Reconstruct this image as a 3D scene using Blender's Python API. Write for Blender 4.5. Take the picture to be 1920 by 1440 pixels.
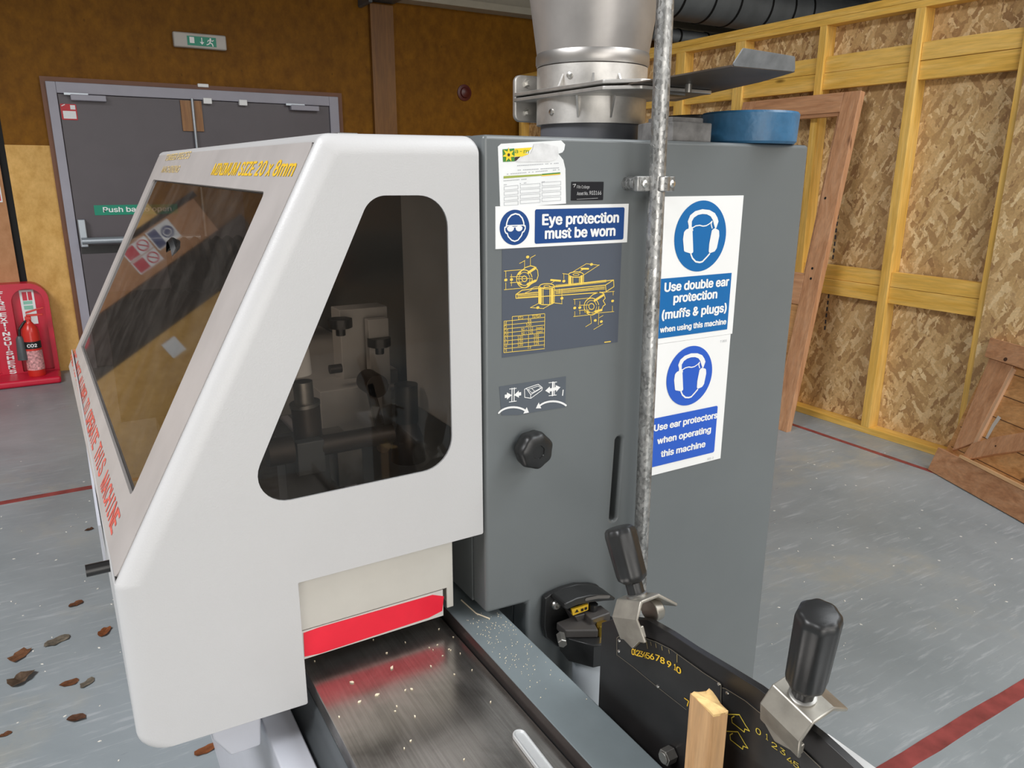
import bpy, bmesh, math, random
from mathutils import Vector, Matrix
random.seed(7)
for o in list(bpy.data.objects): bpy.data.objects.remove(o)
scene = bpy.context.scene
COL = scene.collection
PI = math.pi

# ------------------------------------------------------------------ camera
F_PX = 1416.5; YAW = 0.537172; PITCH = 0.270812; ROLL = -0.003618; CAM_H = 1.55
fwd = Vector((math.sin(YAW)*math.cos(PITCH), math.cos(YAW)*math.cos(PITCH), -math.sin(PITCH)))
right0 = Vector((math.cos(YAW), -math.sin(YAW), 0)); down0 = fwd.cross(right0)
rgt = right0*math.cos(ROLL) + down0*math.sin(ROLL)
dwn = -right0*math.sin(ROLL) + down0*math.cos(ROLL)
cam = bpy.data.cameras.new('camera'); cam_o = bpy.data.objects.new('camera', cam); COL.objects.link(cam_o)
cam.sensor_fit = 'HORIZONTAL'; cam.sensor_width = 36.0; cam.lens = F_PX/1920*36.0
cam.clip_start = 0.02; cam.clip_end = 100
m3 = Matrix((rgt, -dwn, -fwd)).transposed()
cam_o.matrix_world = Matrix.Translation((0, 0, CAM_H)) @ m3.to_4x4()
scene.camera = cam_o

# ------------------------------------------------------------------ light, exposure
scene.view_settings.view_transform = 'Standard'
scene.view_settings.look = 'None'
scene.view_settings.gamma = 1.0
scene.view_settings.use_curve_mapping = False
scene.view_settings.exposure = 0.0
world = bpy.data.worlds.new('world'); scene.world = world; world.use_nodes = True
bg = world.node_tree.nodes['Background']; bg.inputs[0].default_value = (0.80, 0.88, 1.0, 1); bg.inputs[1].default_value = 0.35

def area(name, loc, target, sx, sy, power, color):
    l = bpy.data.lights.new(name, 'AREA'); l.shape = 'RECTANGLE'; l.size = sx; l.size_y = sy
    l.energy = power; l.color = color
    o = bpy.data.objects.new(name, l); COL.objects.link(o)
    o.location = loc
    d = Vector(target) - Vector(loc)
    o.rotation_euler = d.to_track_quat('-Z', 'Y').to_euler()
    return o
area('high_window_daylight', (2.6, -4.35, 4.0), (1.2, 2.0, 0.9), 7.0, 1.6, 150, (1.0, 0.97, 0.93))
area('doorway_daylight', (-0.7, -4.35, 1.25), (0.4, 2.0, 0.6), 3.6, 2.3, 130, (1.0, 0.96, 0.90))
area('roof_light', (3.4, -1.2, 5.1), (3.4, -1.2, 0), 2.0, 4.5, 250, (0.93, 0.97, 1.0))
area('roof_light', (-3.2, 1.5, 5.1), (-3.0, 1.9, 0), 2.2, 4.0, 560, (0.97, 0.98, 1.0))

# ------------------------------------------------------------------ picture point -> place in the room
def ray(x, y):
    return rgt*((x-960)/F_PX) + dwn*((y-720)/F_PX) + fwd
def at_y(x, y, Y):
    d = ray(x, y); return Vector((0, 0, CAM_H)) + d*(Y/d.y)
def at_x(x, y, X):
    d = ray(x, y); return Vector((0, 0, CAM_H)) + d*(X/d.x)
def at_z(x, y, Z):
    d = ray(x, y); return Vector((0, 0, CAM_H)) + d*((Z-CAM_H)/d.z)

# ------------------------------------------------------------------ materials
MATS = {}
def nodes_of(m):
    m.use_nodes = True; nt = m.node_tree; nt.nodes.clear()
    out = nt.nodes.new('ShaderNodeOutputMaterial'); b = nt.nodes.new('ShaderNodeBsdfPrincipled')
    nt.links.new(b.outputs[0], out.inputs[0]); return nt, b, out
def coords(nt, scale=(1, 1, 1), rot=(0, 0, 0)):
    tc = nt.nodes.new('ShaderNodeTexCoord'); mp = nt.nodes.new('ShaderNodeMapping')
    mp.inputs['Scale'].default_value = scale; mp.inputs['Rotation'].default_value = rot
    nt.links.new(tc.outputs['Object'], mp.inputs['Vector']); return mp.outputs[0]
def noise(nt, vec, scale, detail=4, rough=0.55, dist=0.0):
    n = nt.nodes.new('ShaderNodeTexNoise'); n.inputs['Scale'].default_value = scale
    n.inputs['Detail'].default_value = detail; n.inputs['Roughness'].default_value = rough
    n.inputs['Distortion'].default_value = dist
    nt.links.new(vec, n.inputs['Vector']); return n.outputs['Fac']
def ramp(nt, fac, stops):
    r = nt.nodes.new('ShaderNodeValToRGB'); cr = r.color_ramp
    while len(cr.elements) < len(stops): cr.elements.new(0.5)
    for e, (p, c) in zip(cr.elements, stops):
        e.position = p; e.color = (c[0], c[1], c[2], 1) if not isinstance(c, (int, float)) else (c, c, c, 1)
    nt.links.new(fac, r.inputs[0]); return r.outputs[0]
def mix(nt, fac, a, b, mode='MIX'):
    n = nt.nodes.new('ShaderNodeMix'); n.data_type = 'RGBA'; n.blend_type = mode
    if isinstance(fac, (int, float)): n.inputs[0].default_value = fac
    else: nt.links.new(fac, n.inputs[0])
    for i, v in ((6, a), (7, b)):
        if isinstance(v, (tuple, list)): n.inputs[i].default_value = (v[0], v[1], v[2], 1)
        else: nt.links.new(v, n.inputs[i])
    return n.outputs[2]
def bump(nt, b, h, strength=0.2, dist=0.002):
    n = nt.nodes.new('ShaderNodeBump'); n.inputs['Strength'].default_value = strength; n.inputs['Distance'].default_value = dist
    nt.links.new(h, n.inputs['Height']); nt.links.new(n.outputs[0], b.inputs['Normal'])

def paint(name, c, rough=0.4, var=0.08, scale=6, metal=0.0, bmp=0.0, bscale=400, spec=0.5, coat=0.0):
    if name in MATS: return MATS[name]
    m = bpy.data.materials.new(name); nt, b, _ = nodes_of(m)
    v = coords(nt); n = noise(nt, v, scale, 5)
    lo = tuple(x*(1-var) for x in c); hi = tuple(min(1, x*(1+var)) for x in c)
    nt.links.new(ramp(nt, n, [(0.3, lo), (0.7, hi)]), b.inputs['Base Color'])
    b.inputs['Roughness'].default_value = rough; b.inputs['Metallic'].default_value = metal
    b.inputs['Specular IOR Level'].default_value = spec
    b.inputs['Coat Weight'].default_value = coat
    if bmp: bump(nt, b, noise(nt, v, bscale, 2), bmp, 0.001)
    MATS[name] = m; return m

def wood(name, dark, mid, light, axis='z', scale=1.0, rough=0.5):
    if name in MATS: return MATS[name]
    m = bpy.data.materials.new(name); nt, b, _ = nodes_of(m)
    s = {'x': (1.2, 14, 14), 'y': (14, 1.2, 14), 'z': (14, 14, 1.2)}[axis]
    v = coords(nt, tuple(k*scale for k in s))
    n = noise(nt, v, 1.6, 6, 0.6, 1.2)
    v2 = coords(nt, tuple(k*scale*5 for k in s)); n2 = noise(nt, v2, 2.0, 3)
    c1 = ramp(nt, n, [(0.25, dark), (0.5, mid), (0.75, light)])
    c2 = ramp(nt, n2, [(0.35, (0.82, 0.82, 0.82)), (0.65, (1.06, 1.04, 1.0))])
    c = mix(nt, 0.8, c1, c2, 'MULTIPLY')
    vo = nt.nodes.new('ShaderNodeTexVoronoi'); vo.inputs['Scale'].default_value = 1.0
    s3 = {'x': (2, 7, 7), 'y': (7, 2, 7), 'z': (7, 7, 2)}[axis]
    nt.links.new(coords(nt, s3), vo.inputs['Vector'])
    knot = ramp(nt, vo.outputs['Distance'], [(0.05, 1.0), (0.11, 0.0)])
    c = mix(nt, knot, c, tuple(x*0.35 for x in dark))
    nt.links.new(c, b.inputs['Base Color']); b.inputs['Roughness'].default_value = rough
    bump(nt, b, n2, 0.15, 0.001)
    MATS[name] = m; return m

def osb(name, cols, rough=0.6, plane='yz', size=1.0):
    if name in MATS: return MATS[name]
    m = bpy.data.materials.new(name); nt, b, _ = nodes_of(m)
    ax = {'yz': 0, 'xz': 1}[plane]
    cur = None
    for i, (ang, k) in enumerate(((0.2, 1.0), (1.0, 0.8), (-0.75, 1.15), (0.45, 0.9), (-0.25, 1.3), (0.75, 0.75), (-0.5, 1.0))):
        rot = [0, 0, 0]; rot[ax] = ang
        sc = (60*k/size, 11*k/size, 46*k/size) if plane == 'xz' else (60*k/size, 46*k/size, 11*k/size)
        sc = list(sc); sc[ax] = 3
        tc = nt.nodes.new('ShaderNodeTexCoord')
        m1 = nt.nodes.new('ShaderNodeMapping'); m1.inputs['Rotation'].default_value = rot
        m1.inputs['Location'].default_value = (i*1.7, i*2.3, i*3.1)
        m2 = nt.nodes.new('ShaderNodeMapping'); m2.inputs['Scale'].default_value = sc
        wn = nt.nodes.new('ShaderNodeTexNoise'); wn.inputs['Scale'].default_value = 22+5*i; wn.inputs['Detail'].default_value = 4
        nt.links.new(tc.outputs['Object'], wn.inputs['Vector'])
        wm = nt.nodes.new('ShaderNodeMix'); wm.data_type = 'RGBA'; wm.blend_type = 'LINEAR_LIGHT'; wm.inputs[0].default_value = 0.016
        nt.links.new(tc.outputs['Object'], wm.inputs[6]); nt.links.new(wn.outputs['Color'], wm.inputs[7])
        nt.links.new(wm.outputs[2], m1.inputs[0]); nt.links.new(m1.outputs[0], m2.inputs[0])
        dn = nt.nodes.new('ShaderNodeTexVoronoi'); dn.inputs['Scale'].default_value = 1.0
        nt.links.new(m2.outputs[0], dn.inputs['Vector'])
        sx = nt.nodes.new('ShaderNodeSeparateColor'); nt.links.new(dn.outputs['Color'], sx.inputs[0])
        c = ramp(nt, sx.outputs[0], [(0.0, cols[0]), (0.35, cols[1]), (0.7, cols[2]), (1.0, cols[3])])
        if cur is None: cur = c
        else:
            msk = ramp(nt, sx.outputs[1], [(0.60, 0.0), (0.64, 1.0)])
            cur = mix(nt, msk, cur, c)
    n = noise(nt, coords(nt), 90, 4); cur = mix(nt, 0.5, cur, ramp(nt, n, [(0.3, 0.7), (0.7, 1.15)]), 'MULTIPLY')
    nt.links.new(cur, b.inputs['Base Color']); b.inputs['Roughness'].default_value = rough
    bump(nt, b, n, 0.2, 0.001)
    MATS[name] = m; return m

def chipboard(name, dark, light, rough=0.55):
    if name in MATS: return MATS[name]
    m = bpy.data.materials.new(name); nt, b, _ = nodes_of(m)
    n = noise(nt, coords(nt, (1, 1, 0.7)), 14, 8, 0.7); n2 = noise(nt, coords(nt), 2.0, 3)
    c = ramp(nt, n, [(0.3, dark), (0.68, light)])
    c = mix(nt, 0.6, c, ramp(nt, n2, [(0.3, 0.8), (0.7, 1.1)]), 'MULTIPLY')
    vo = nt.nodes.new('ShaderNodeTexVoronoi'); vo.inputs['Scale'].default_value = 9
    nt.links.new(coords(nt, (1, 1, 0.6)), vo.inputs['Vector'])
    c = mix(nt, ramp(nt, vo.outputs['Distance'], [(0.03, 0.5), (0.08, 0.0)]), c, tuple(x*0.4 for x in dark))
    nt.links.new(c, b.inputs['Base Color']); b.inputs['Roughness'].default_value = rough; b.inputs['Specular IOR Level'].default_value = 0.15
    MATS[name] = m; return m

def galvanised(name, lo, hi, rough=0.42, scale=110, metal=0.75):
    if name in MATS: return MATS[name]
    m = bpy.data.materials.new(name); nt, b, _ = nodes_of(m)
    vo = nt.nodes.new('ShaderNodeTexVoronoi'); vo.inputs['Scale'].default_value = scale
    nt.links.new(coords(nt, (1, 1, 0.7)), vo.inputs['Vector'])
    sx = nt.nodes.new('ShaderNodeSeparateColor'); nt.links.new(vo.outputs['Color'], sx.inputs[0])
    n = noise(nt, coords(nt), 30, 5)
    c = mix(nt, 0.5, ramp(nt, sx.outputs[0], [(0.1, lo), (0.9, hi)]), ramp(nt, n, [(0.35, lo), (0.65, hi)]))
    nt.links.new(c, b.inputs['Base Color']); b.inputs['Metallic'].default_value = metal
    rr = ramp(nt, sx.outputs[1], [(0, rough*0.6), (1, rough*1.3)]); nt.links.new(rr, b.inputs['Roughness'])
    bump(nt, b, sx.outputs[0], 0.35, 0.001)
    MATS[name] = m; return m

def glazing(name, tint, ior=1.5, dust=0.05, dustcol=(0.55, 0.5, 0.45), rough=0.02):
    m = bpy.data.materials.new(name); m.use_nodes = True; nt = m.node_tree; nt.nodes.clear()
    out = nt.nodes.new('ShaderNodeOutputMaterial')
    tr = nt.nodes.new('ShaderNodeBsdfTransparent'); tr.inputs[0].default_value = (*tint, 1)
    gl = nt.nodes.new('ShaderNodeBsdfGlossy'); gl.inputs['Roughness'].default_value = rough
    df = nt.nodes.new('ShaderNodeBsdfDiffuse'); df.inputs[0].default_value = (*dustcol, 1)
    fr = nt.nodes.new('ShaderNodeFresnel'); fr.inputs[0].default_value = ior
    ge = nt.nodes.new('ShaderNodeNewGeometry')
    inv = nt.nodes.new('ShaderNodeMath'); inv.operation = 'SUBTRACT'; inv.inputs[0].default_value = 1.0
    nt.links.new(ge.outputs['Backfacing'], inv.inputs[1])
    mu = nt.nodes.new('ShaderNodeMath'); mu.operation = 'MULTIPLY'
    nt.links.new(fr.outputs[0], mu.inputs[0]); nt.links.new(inv.outputs[0], mu.inputs[1])
    n = noise(nt, coords(nt), 9, 6, 0.65); n2 = noise(nt, coords(nt), 260, 2)
    d1 = ramp(nt, n, [(0.42, dust*0.35), (0.72, dust*1.9)]); d2 = ramp(nt, n2, [(0.70, 0.0), (0.76, dust*4)])
    ad = nt.nodes.new('ShaderNodeMath'); ad.operation = 'ADD'; nt.links.new(d1, ad.inputs[0]); nt.links.new(d2, ad.inputs[1])
    mu2 = nt.nodes.new('ShaderNodeMath'); mu2.operation = 'MULTIPLY'
    nt.links.new(ad.outputs[0], mu2.inputs[0]); nt.links.new(inv.outputs[0], mu2.inputs[1])
    m1 = nt.nodes.new('ShaderNodeMixShader'); m2 = nt.nodes.new('ShaderNodeMixShader')
    nt.links.new(mu.outputs[0], m1.inputs[0]); nt.links.new(tr.outputs[0], m1.inputs[1]); nt.links.new(gl.outputs[0], m1.inputs[2])
    nt.links.new(mu2.outputs[0], m2.inputs[0]); nt.links.new(m1.outputs[0], m2.inputs[1]); nt.links.new(df.outputs[0], m2.inputs[2])
    nt.links.new(m2.outputs[0], out.inputs[0]); return m

def floor_material():
    m = bpy.data.materials.new('painted concrete floor'); nt, b, _ = nodes_of(m)
    n = noise(nt, coords(nt), 1.3, 8, 0.62, 0.4)
    c = ramp(nt, n, [(0.3, (0.215, 0.245, 0.258)), (0.7, (0.315, 0.345, 0.36))])
    st = noise(nt, coords(nt, (1, 9, 1), (0, 0, 0.5)), 5.0, 8, 0.7, 0.3)
    c = mix(nt, ramp(nt, st, [(0.54, 0.0), (0.72, 0.5)]), c, (0.55, 0.56, 0.575))
    du = noise(nt, coords(nt), 0.9, 5, 0.6, 0.6); du2 = noise(nt, coords(nt), 7, 6, 0.7)
    mk = nt.nodes.new('ShaderNodeMath'); mk.operation = 'MULTIPLY'
    nt.links.new(ramp(nt, du, [(0.53, 0.0), (0.68, 1.0)]), mk.inputs[0]); nt.links.new(ramp(nt, du2, [(0.4, 0.0), (0.7, 0.75)]), mk.inputs[1])
    c = mix(nt, mk.outputs[0], c, (0.46, 0.40, 0.28))
    vo = nt.nodes.new('ShaderNodeTexVoronoi'); vo.inputs['Scale'].default_value = 9
    nt.links.new(coords(nt), vo.inputs['Vector'])
    sx = nt.nodes.new('ShaderNodeSeparateColor'); nt.links.new(vo.outputs['Color'], sx.inputs[0])
    sp = nt.nodes.new('ShaderNodeMath'); sp.operation = 'MULTIPLY'
    nt.links.new(ramp(nt, vo.outputs['Distance'], [(0.035, 1.0), (0.06, 0.0)]), sp.inputs[0])
    nt.links.new(ramp(nt, sx.outputs[0], [(0.45, 0.0), (0.5, 1.0)]), sp.inputs[1])
    c = mix(nt, sp.outputs[0], c, (0.72, 0.70, 0.66))
    nt.links.new(c, b.inputs['Base Color'])
    nt.links.new(ramp(nt, st, [(0.3, 0.26), (0.7, 0.5)]), b.inputs['Roughness'])
    bump(nt, b, st, 0.08, 0.002)
    return m

def bed_material():
    m = bpy.data.materials.new('worn steel bed'); nt, b, _ = nodes_of(m)
    n = noise(nt, coords(nt), 9, 6, 0.6, 0.6); st = noise(nt, coords(nt, (60, 1.0, 1)), 6, 5)
    c = ramp(nt, n, [(0.3, (0.22, 0.20, 0.18)), (0.7, (0.46, 0.43, 0.40))])
    c = mix(nt, 0.35, c, ramp(nt, st, [(0.3, (0.18, 0.17, 0.16)), (0.7, (0.5, 0.48, 0.46))]))
    nt.links.new(c, b.inputs['Base Color']); b.inputs['Metallic'].default_value = 0.9
    nt.links.new(ramp(nt, n, [(0.3, 0.16), (0.7, 0.28)]), b.inputs['Roughness'])
    bump(nt, b, st, 0.02, 0.001)
    return m

M_HOOD = paint('light grey hood paint', (0.53, 0.525, 0.525), 0.36, 0.02, 5, bmp=0.22, bscale=420)
M_PANEL = paint('dusty hood panel', (0.40, 0.37, 0.355), 0.5, 0.10, 7, bmp=0.06, bscale=300)
M_COL = paint('grey machine paint', (0.142, 0.155, 0.158), 0.33, 0.06, 2.5, bmp=0.05, bscale=350)
M_COLD = paint('dark grey machine paint', (0.075, 0.083, 0.088), 0.4, 0.1, 6)
M_BLACK = paint('black plastic', (0.014, 0.014, 0.014), 0.38, 0.2, 40, bmp=0.04, bscale=600)
M_BLACKP = paint('black painted plate', (0.012, 0.011, 0.011), 0.35, 0.3, 20)
M_SCALE = paint('black scale plate face', (0.017, 0.017, 0.017), 0.28, 0.2, 30)
M_VOID = paint('dark opening', (0.004, 0.004, 0.004), 0.8, 0.1)
M_WHITE = paint('white sign vinyl', (0.86, 0.86, 0.85), 0.4, 0.015, 8)
M_PAPER = paint('white paper', (0.80, 0.81, 0.81), 0.7, 0.04, 30)
M_TORN = paint('torn paper fibre', (0.70, 0.70, 0.70), 0.9, 0.12, 60)
M_BLUE1 = paint('dark blue sign ink', (0.006, 0.055, 0.22), 0.4, 0.03)
M_BLUE2 = paint('mid blue sign ink', (0.004, 0.135, 0.39), 0.4, 0.03)
M_BLUE3 = paint('bright blue sign ink', (0.022, 0.105, 0.54), 0.4, 0.03)
M_YEL = paint('yellow print', (0.80, 0.50, 0.03), 0.5, 0.12, 80)
M_YELF = paint('faded yellow print', (0.66, 0.50, 0.24), 0.6, 0.15, 80)
M_REDP = paint('faded red print', (0.62, 0.12, 0.09), 0.6, 0.2, 90)
M_DIAG = paint('slate diagram sticker', (0.085, 0.098, 0.125), 0.35, 0.04)
M_GREY = paint('grey thin print', (0.35, 0.36, 0.38), 0.6, 0.05)
M_GREENP = paint('green print', (0.05, 0.22, 0.03), 0.5, 0.05)
M_OLIVE = paint('olive print', (0.32, 0.38, 0.06), 0.5, 0.05)
M_RED = paint('red guard paint', (0.86, 0.018, 0.045), 0.42, 0.05, 18, bmp=0.05)
M_BEIGE = paint('cream guard paint', (0.60, 0.58, 0.53), 0.45, 0.05, 10, bmp=0.08, bscale=350)
M_LAV = paint('pale grey machine paint', (0.52, 0.53, 0.58), 0.45, 0.04)
M_STEEL = paint('bright steel', (0.62, 0.61, 0.58), 0.28, 0.08, 30, metal=1.0)
M_STEELD = paint('dull steel', (0.30, 0.29, 0.27), 0.42, 0.25, 25, metal=0.9, bmp=0.1, bscale=200)
M_CAST = paint('cast aluminium', (0.62, 0.60, 0.57), 0.45, 0.22, 18, metal=0.85, bmp=0.15, bscale=160)
M_ZINC = paint('zinc plated clamp', (0.36, 0.335, 0.29), 0.42, 0.18, 35, metal=0.75)
M_BRASS = paint('brass', (0.70, 0.45, 0.08), 0.3, 0.1, metal=1.0)
M_DUCT = paint('spun metal duct', (0.37, 0.35, 0.335), 0.42, 0.22, 6, metal=0.6)
M_DUCTG = paint('dull galvanised duct', (0.46, 0.49, 0.51), 0.42, 0.15, 4, metal=0.7)
M_GALV = galvanised('galvanised conduit', (0.17, 0.17, 0.165), (0.52, 0.515, 0.50), 0.42, 230)
M_BLUEC = paint('blue cast paint', (0.035, 0.135, 0.26), 0.42, 0.18, 30, bmp=1.0, bscale=70)
M_IRON = paint('grey cast iron', (0.15, 0.145, 0.14), 0.6, 0.35, 40, bmp=0.35, bscale=150)
M_BLADE = paint('bare steel blade', (0.13, 0.105, 0.085), 0.5, 0.2, 9, metal=0.4)
M_BEAM = paint('cream steel beam', (0.40, 0.36, 0.28), 0.5, 0.08)
M_DOOR = paint('mauve grey door paint', (0.098, 0.084, 0.092), 0.45, 0.05)
M_FRAME = paint('pale grey frame paint', (0.33, 0.32, 0.37), 0.45, 0.05)
M_BROWN = paint('brown stained timber', (0.16, 0.06, 0.025), 0.5, 0.15)
M_SILVER = paint('silver door hardware', (0.42, 0.46, 0.50), 0.35, 0.05, metal=0.6)
M_GREENS = paint('green safety sign', (0.0, 0.27, 0.16), 0.45, 0.03)
M_STANDR = paint('red moulded plastic', (0.55, 0.008, 0.035), 0.35, 0.06)
M_EXTR = paint('red extinguisher enamel', (0.62, 0.03, 0.02), 0.28, 0.05)
M_LEAF = paint('dry brown leaf', (0.22, 0.085, 0.035), 0.75, 0.4, 60)
M_LEAFG = paint('dry grey leaf', (0.24, 0.20, 0.15), 0.8, 0.4, 60)
M_LINE = paint('worn red floor paint', (0.24, 0.045, 0.042), 0.5, 0.35, 12)
M_DUST = paint('wood dust', (0.72, 0.62, 0.44), 0.9, 0.1)
M_BOWL = paint('clouded clear plastic', (0.42, 0.45, 0.48), 0.3, 0.06, 12)
M_FLOOR = floor_material(); M_BED = bed_material()
M_STUD = wood('yellow treated pine', (0.68, 0.38, 0.06), (0.82, 0.50, 0.115), (0.90, 0.61, 0.20), 'z', 0.7)
M_STUDY = wood('yellow treated pine rail', (0.66, 0.36, 0.05), (0.80, 0.48, 0.10), (0.88, 0.58, 0.18), 'y', 0.7)
M_OSB = osb('oriented strand board', [(0.36, 0.20, 0.085), (0.56, 0.355, 0.15), (0.68, 0.455, 0.215), (0.84, 0.63, 0.35)])
M_PINE = wood('old stripped pine', (0.36, 0.16, 0.075), (0.52, 0.265, 0.135), (0.62, 0.35, 0.20), 'z', 0.8)
M_PINEH = wood('old stripped pine cross grain', (0.36, 0.16, 0.075), (0.52, 0.265, 0.135), (0.62, 0.35, 0.20), 'y', 0.8)
M_PINEB = wood('orange pine boards', (0.38, 0.165, 0.05), (0.56, 0.285, 0.11), (0.66, 0.37, 0.16), 'y', 0.8)
M_STICK = wood('rough sawn batten', (0.40, 0.22, 0.09), (0.52, 0.31, 0.15), (0.62, 0.40, 0.21), 'z', 1.5, 0.7)
M_STICKC = paint('fresh cut end grain', (0.78, 0.52, 0.22), 0.75, 0.2, 70, bmp=0.4, bscale=150)
M_WALLU = chipboard('varnished chipboard', (0.145, 0.055, 0.003), (0.25, 0.104, 0.006))
M_WALLL = chipboard('bare chipboard', (0.56, 0.31, 0.08), (0.78, 0.48, 0.165))
M_WALLP = chipboard('pinkish board', (0.42, 0.20, 0.09), (0.52, 0.27, 0.135))
M_WALLD = chipboard('dark grey brown board', (0.05, 0.042, 0.036), (0.085, 0.07, 0.06))
M_ROOM = paint('room shell', (0.30, 0.28, 0.25), 0.8, 0.05)
M_CEIL = paint('dark ceiling', (0.045, 0.045, 0.05), 0.8, 0.05)
M_GLS = glazing('smoked side pane', (0.73, 0.70, 0.67), 1.45, 0.007)
M_GLF = glazing('dusty front pane', (0.56, 0.52, 0.48), 1.5, 0.04, (0.40, 0.36, 0.32), 0.03)

# ------------------------------------------------------------------ objects
def link(name, mesh, parent=None):
    o = bpy.data.objects.new(name, mesh); COL.objects.link(o)
    if parent is not None:
        o.parent = parent
        off = Vector((0, 0, 0)); p = parent
        while p is not None: off += p.location; p = p.parent
        o.location = -off
    return o
def obj(name, bm, mat, parent=None, smooth=False, bevel=0.0, seg=2, auto=None):
    bmesh.ops.recalc_face_normals(bm, faces=bm.faces)
    me = bpy.data.meshes.new(name); bm.to_mesh(me); bm.free()
    for x in (mat if isinstance(mat, (list, tuple)) else [mat]): me.materials.append(x)
    if smooth or bevel:
        for p in me.polygons: p.use_smooth = True
    if smooth or bevel:
        me.set_sharp_from_angle(angle=math.radians(auto if auto else 40))
    o = link(name, me, parent)
    if bevel:
        b = o.modifiers.new('edge', 'BEVEL'); b.width = bevel; b.segments = seg; b.limit_method = 'ANGLE'; b.angle_limit = math.radians(50)
        b.harden_normals = True
    return o
def tag(o, label, cat, group=None):
    o['label'] = label; o['category'] = cat
    if group: o['group'] = group
    return o
def thing(name, loc, label, cat, group=None):
    o = bpy.data.objects.new(name, None); COL.objects.link(o); o.location = loc; o.empty_display_size = 0.05
    return tag(o, label, cat, group)
def struct(name, bm, mat, **k):
    o = obj(name, bm, mat, None, **k); o['kind'] = 'structure'; return o
def settle(o):
    """put a one-mesh thing's origin at the foot of its mesh"""
    vs = [v.co for v in o.data.vertices]
    c = Vector(((min(v.x for v in vs)+max(v.x for v in vs))/2, (min(v.y for v in vs)+max(v.y for v in vs))/2, min(v.z for v in vs)))
    for v in o.data.vertices: v.co -= c
    o.location = o.location + c
    return o

# ------------------------------------------------------------------ shapes
def B(): return bmesh.new()
def box(bm, a, b, mi=0):
    x0, y0, z0 = a; x1, y1, z1 = b
    vs = [bm.verts.new(p) for p in ((x0, y0, z0), (x1, y0, z0), (x1, y1, z0), (x0, y1, z0), (x0, y0, z1), (x1, y0, z1), (x1, y1, z1), (x0, y1, z1))]
    for f in ((3, 2, 1, 0), (4, 5, 6, 7), (0, 1, 5, 4), (1, 2, 6, 5), (2, 3, 7, 6), (3, 0, 4, 7)):
        fc = bm.faces.new([vs[i] for i in f]); fc.material_index = mi
    return bm
def bx(a, b): return box(B(), a, b)
def tube(bm, p0, p1, r0, r1=None, n=24, cap=True, mi=0):
    p0 = Vector(p0); p1 = Vector(p1); r1 = r0 if r1 is None else r1
    d = (p1-p0).normalized(); a = d.orthogonal().normalized(); b = d.cross(a)
    R0 = [bm.verts.new(p0 + (a*math.cos(2*PI*i/n)+b*math.sin(2*PI*i/n))*r0) for i in range(n)]
    R1 = [bm.verts.new(p1 + (a*math.cos(2*PI*i/n)+b*math.sin(2*PI*i/n))*r1) for i in range(n)]
    for i in range(n):
        f = bm.faces.new([R0[i], R0[(i+1) % n], R1[(i+1) % n], R1[i]]); f.material_index = mi
    if cap:
        for r in (R0[::-1], R1):
            f = bm.faces.new(r); f.material_index = mi
    return bm
def lathe(bm, p0, axis, prof, n=32, lobes=0, amp=0.0, closed=True):
    """prof: list of (distance along axis, radius)"""
    p0 = Vector(p0); d = Vector(axis).normalized(); a = d.orthogonal().normalized(); b = d.cross(a)
    rings = []
    for h, r in prof:
        ring = []
        for i in range(n):
            t = 2*PI*i/n; rr = r*(1 + (amp*math.cos(lobes*t) if lobes else 0))
            ring.append(bm.verts.new(p0 + d*h + (a*math.cos(t)+b*math.sin(t))*rr))
        rings.append(ring)
    for R0, R1 in zip(rings, rings[1:]):
        for i in range(n): bm.faces.new([R0[i], R0[(i+1) % n], R1[(i+1) % n], R1[i]])
    if closed:
        bm.faces.new(rings[0][::-1]); bm.faces.new(rings[-1])
    return bm
class Frame:
    def __init__(s, o, U, V):
        s.o = Vector(o); s.U = Vector(U).normalized(); s.V = Vector(V).normalized(); s.N = s.U.cross(s.V).normalized()
    def p(s, u, v, d=0.0): return s.o + s.U*u + s.V*v + s.N*d
    def uv(s, q):
        q = Vector(q)-s.o; return (q.dot(s.U), q.dot(s.V))
    def px(s, x, y, d=0.0):
        r = ray(x, y); o = Vector((0, 0, CAM_H)); t = s.N.dot(s.o + s.N*d - o)/s.N.dot(r); return s.uv(o + r*t)
def area2(P): return sum(P[i][0]*P[(i+1) % len(P)][1]-P[(i+1) % len(P)][0]*P[i][1] for i in range(len(P)))
def ccw(P): return list(P) if area2(P) > 0 else list(P)[::-1]
def fillet(P, rs, n=6):
    P = list(P); out = []; N = len(P)
    if isinstance(rs, (int, float)): rs = [rs]*N
    for i in range(N):
        a = Vector(P[i-1]); b = Vector(P[i]); c = Vector(P[(i+1) % N]); r = rs[i]
        if r <= 0: out.append(tuple(b)); continue
        d1 = (a-b).normalized(); d2 = (c-b).normalized(); ang = d1.angle(d2)
        t = r/math.tan(ang/2); t = min(t, (a-b).length*0.48, (c-b).length*0.48); r2 = t*math.tan(ang/2)
        ctr = b + (d1+d2).normalized()*(r2/math.sin(ang/2))
        s = b+d1*t-ctr; e = b+d2*t-ctr
        a0 = math.atan2(s.y, s.x); a1 = math.atan2(e.y, e.x); da = (a1-a0+PI) % (2*PI)-PI
        for k in range(n+1):
            q = a0+da*k/n; out.append((ctr.x+math.cos(q)*r2, ctr.y+math.sin(q)*r2))
    return out
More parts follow.
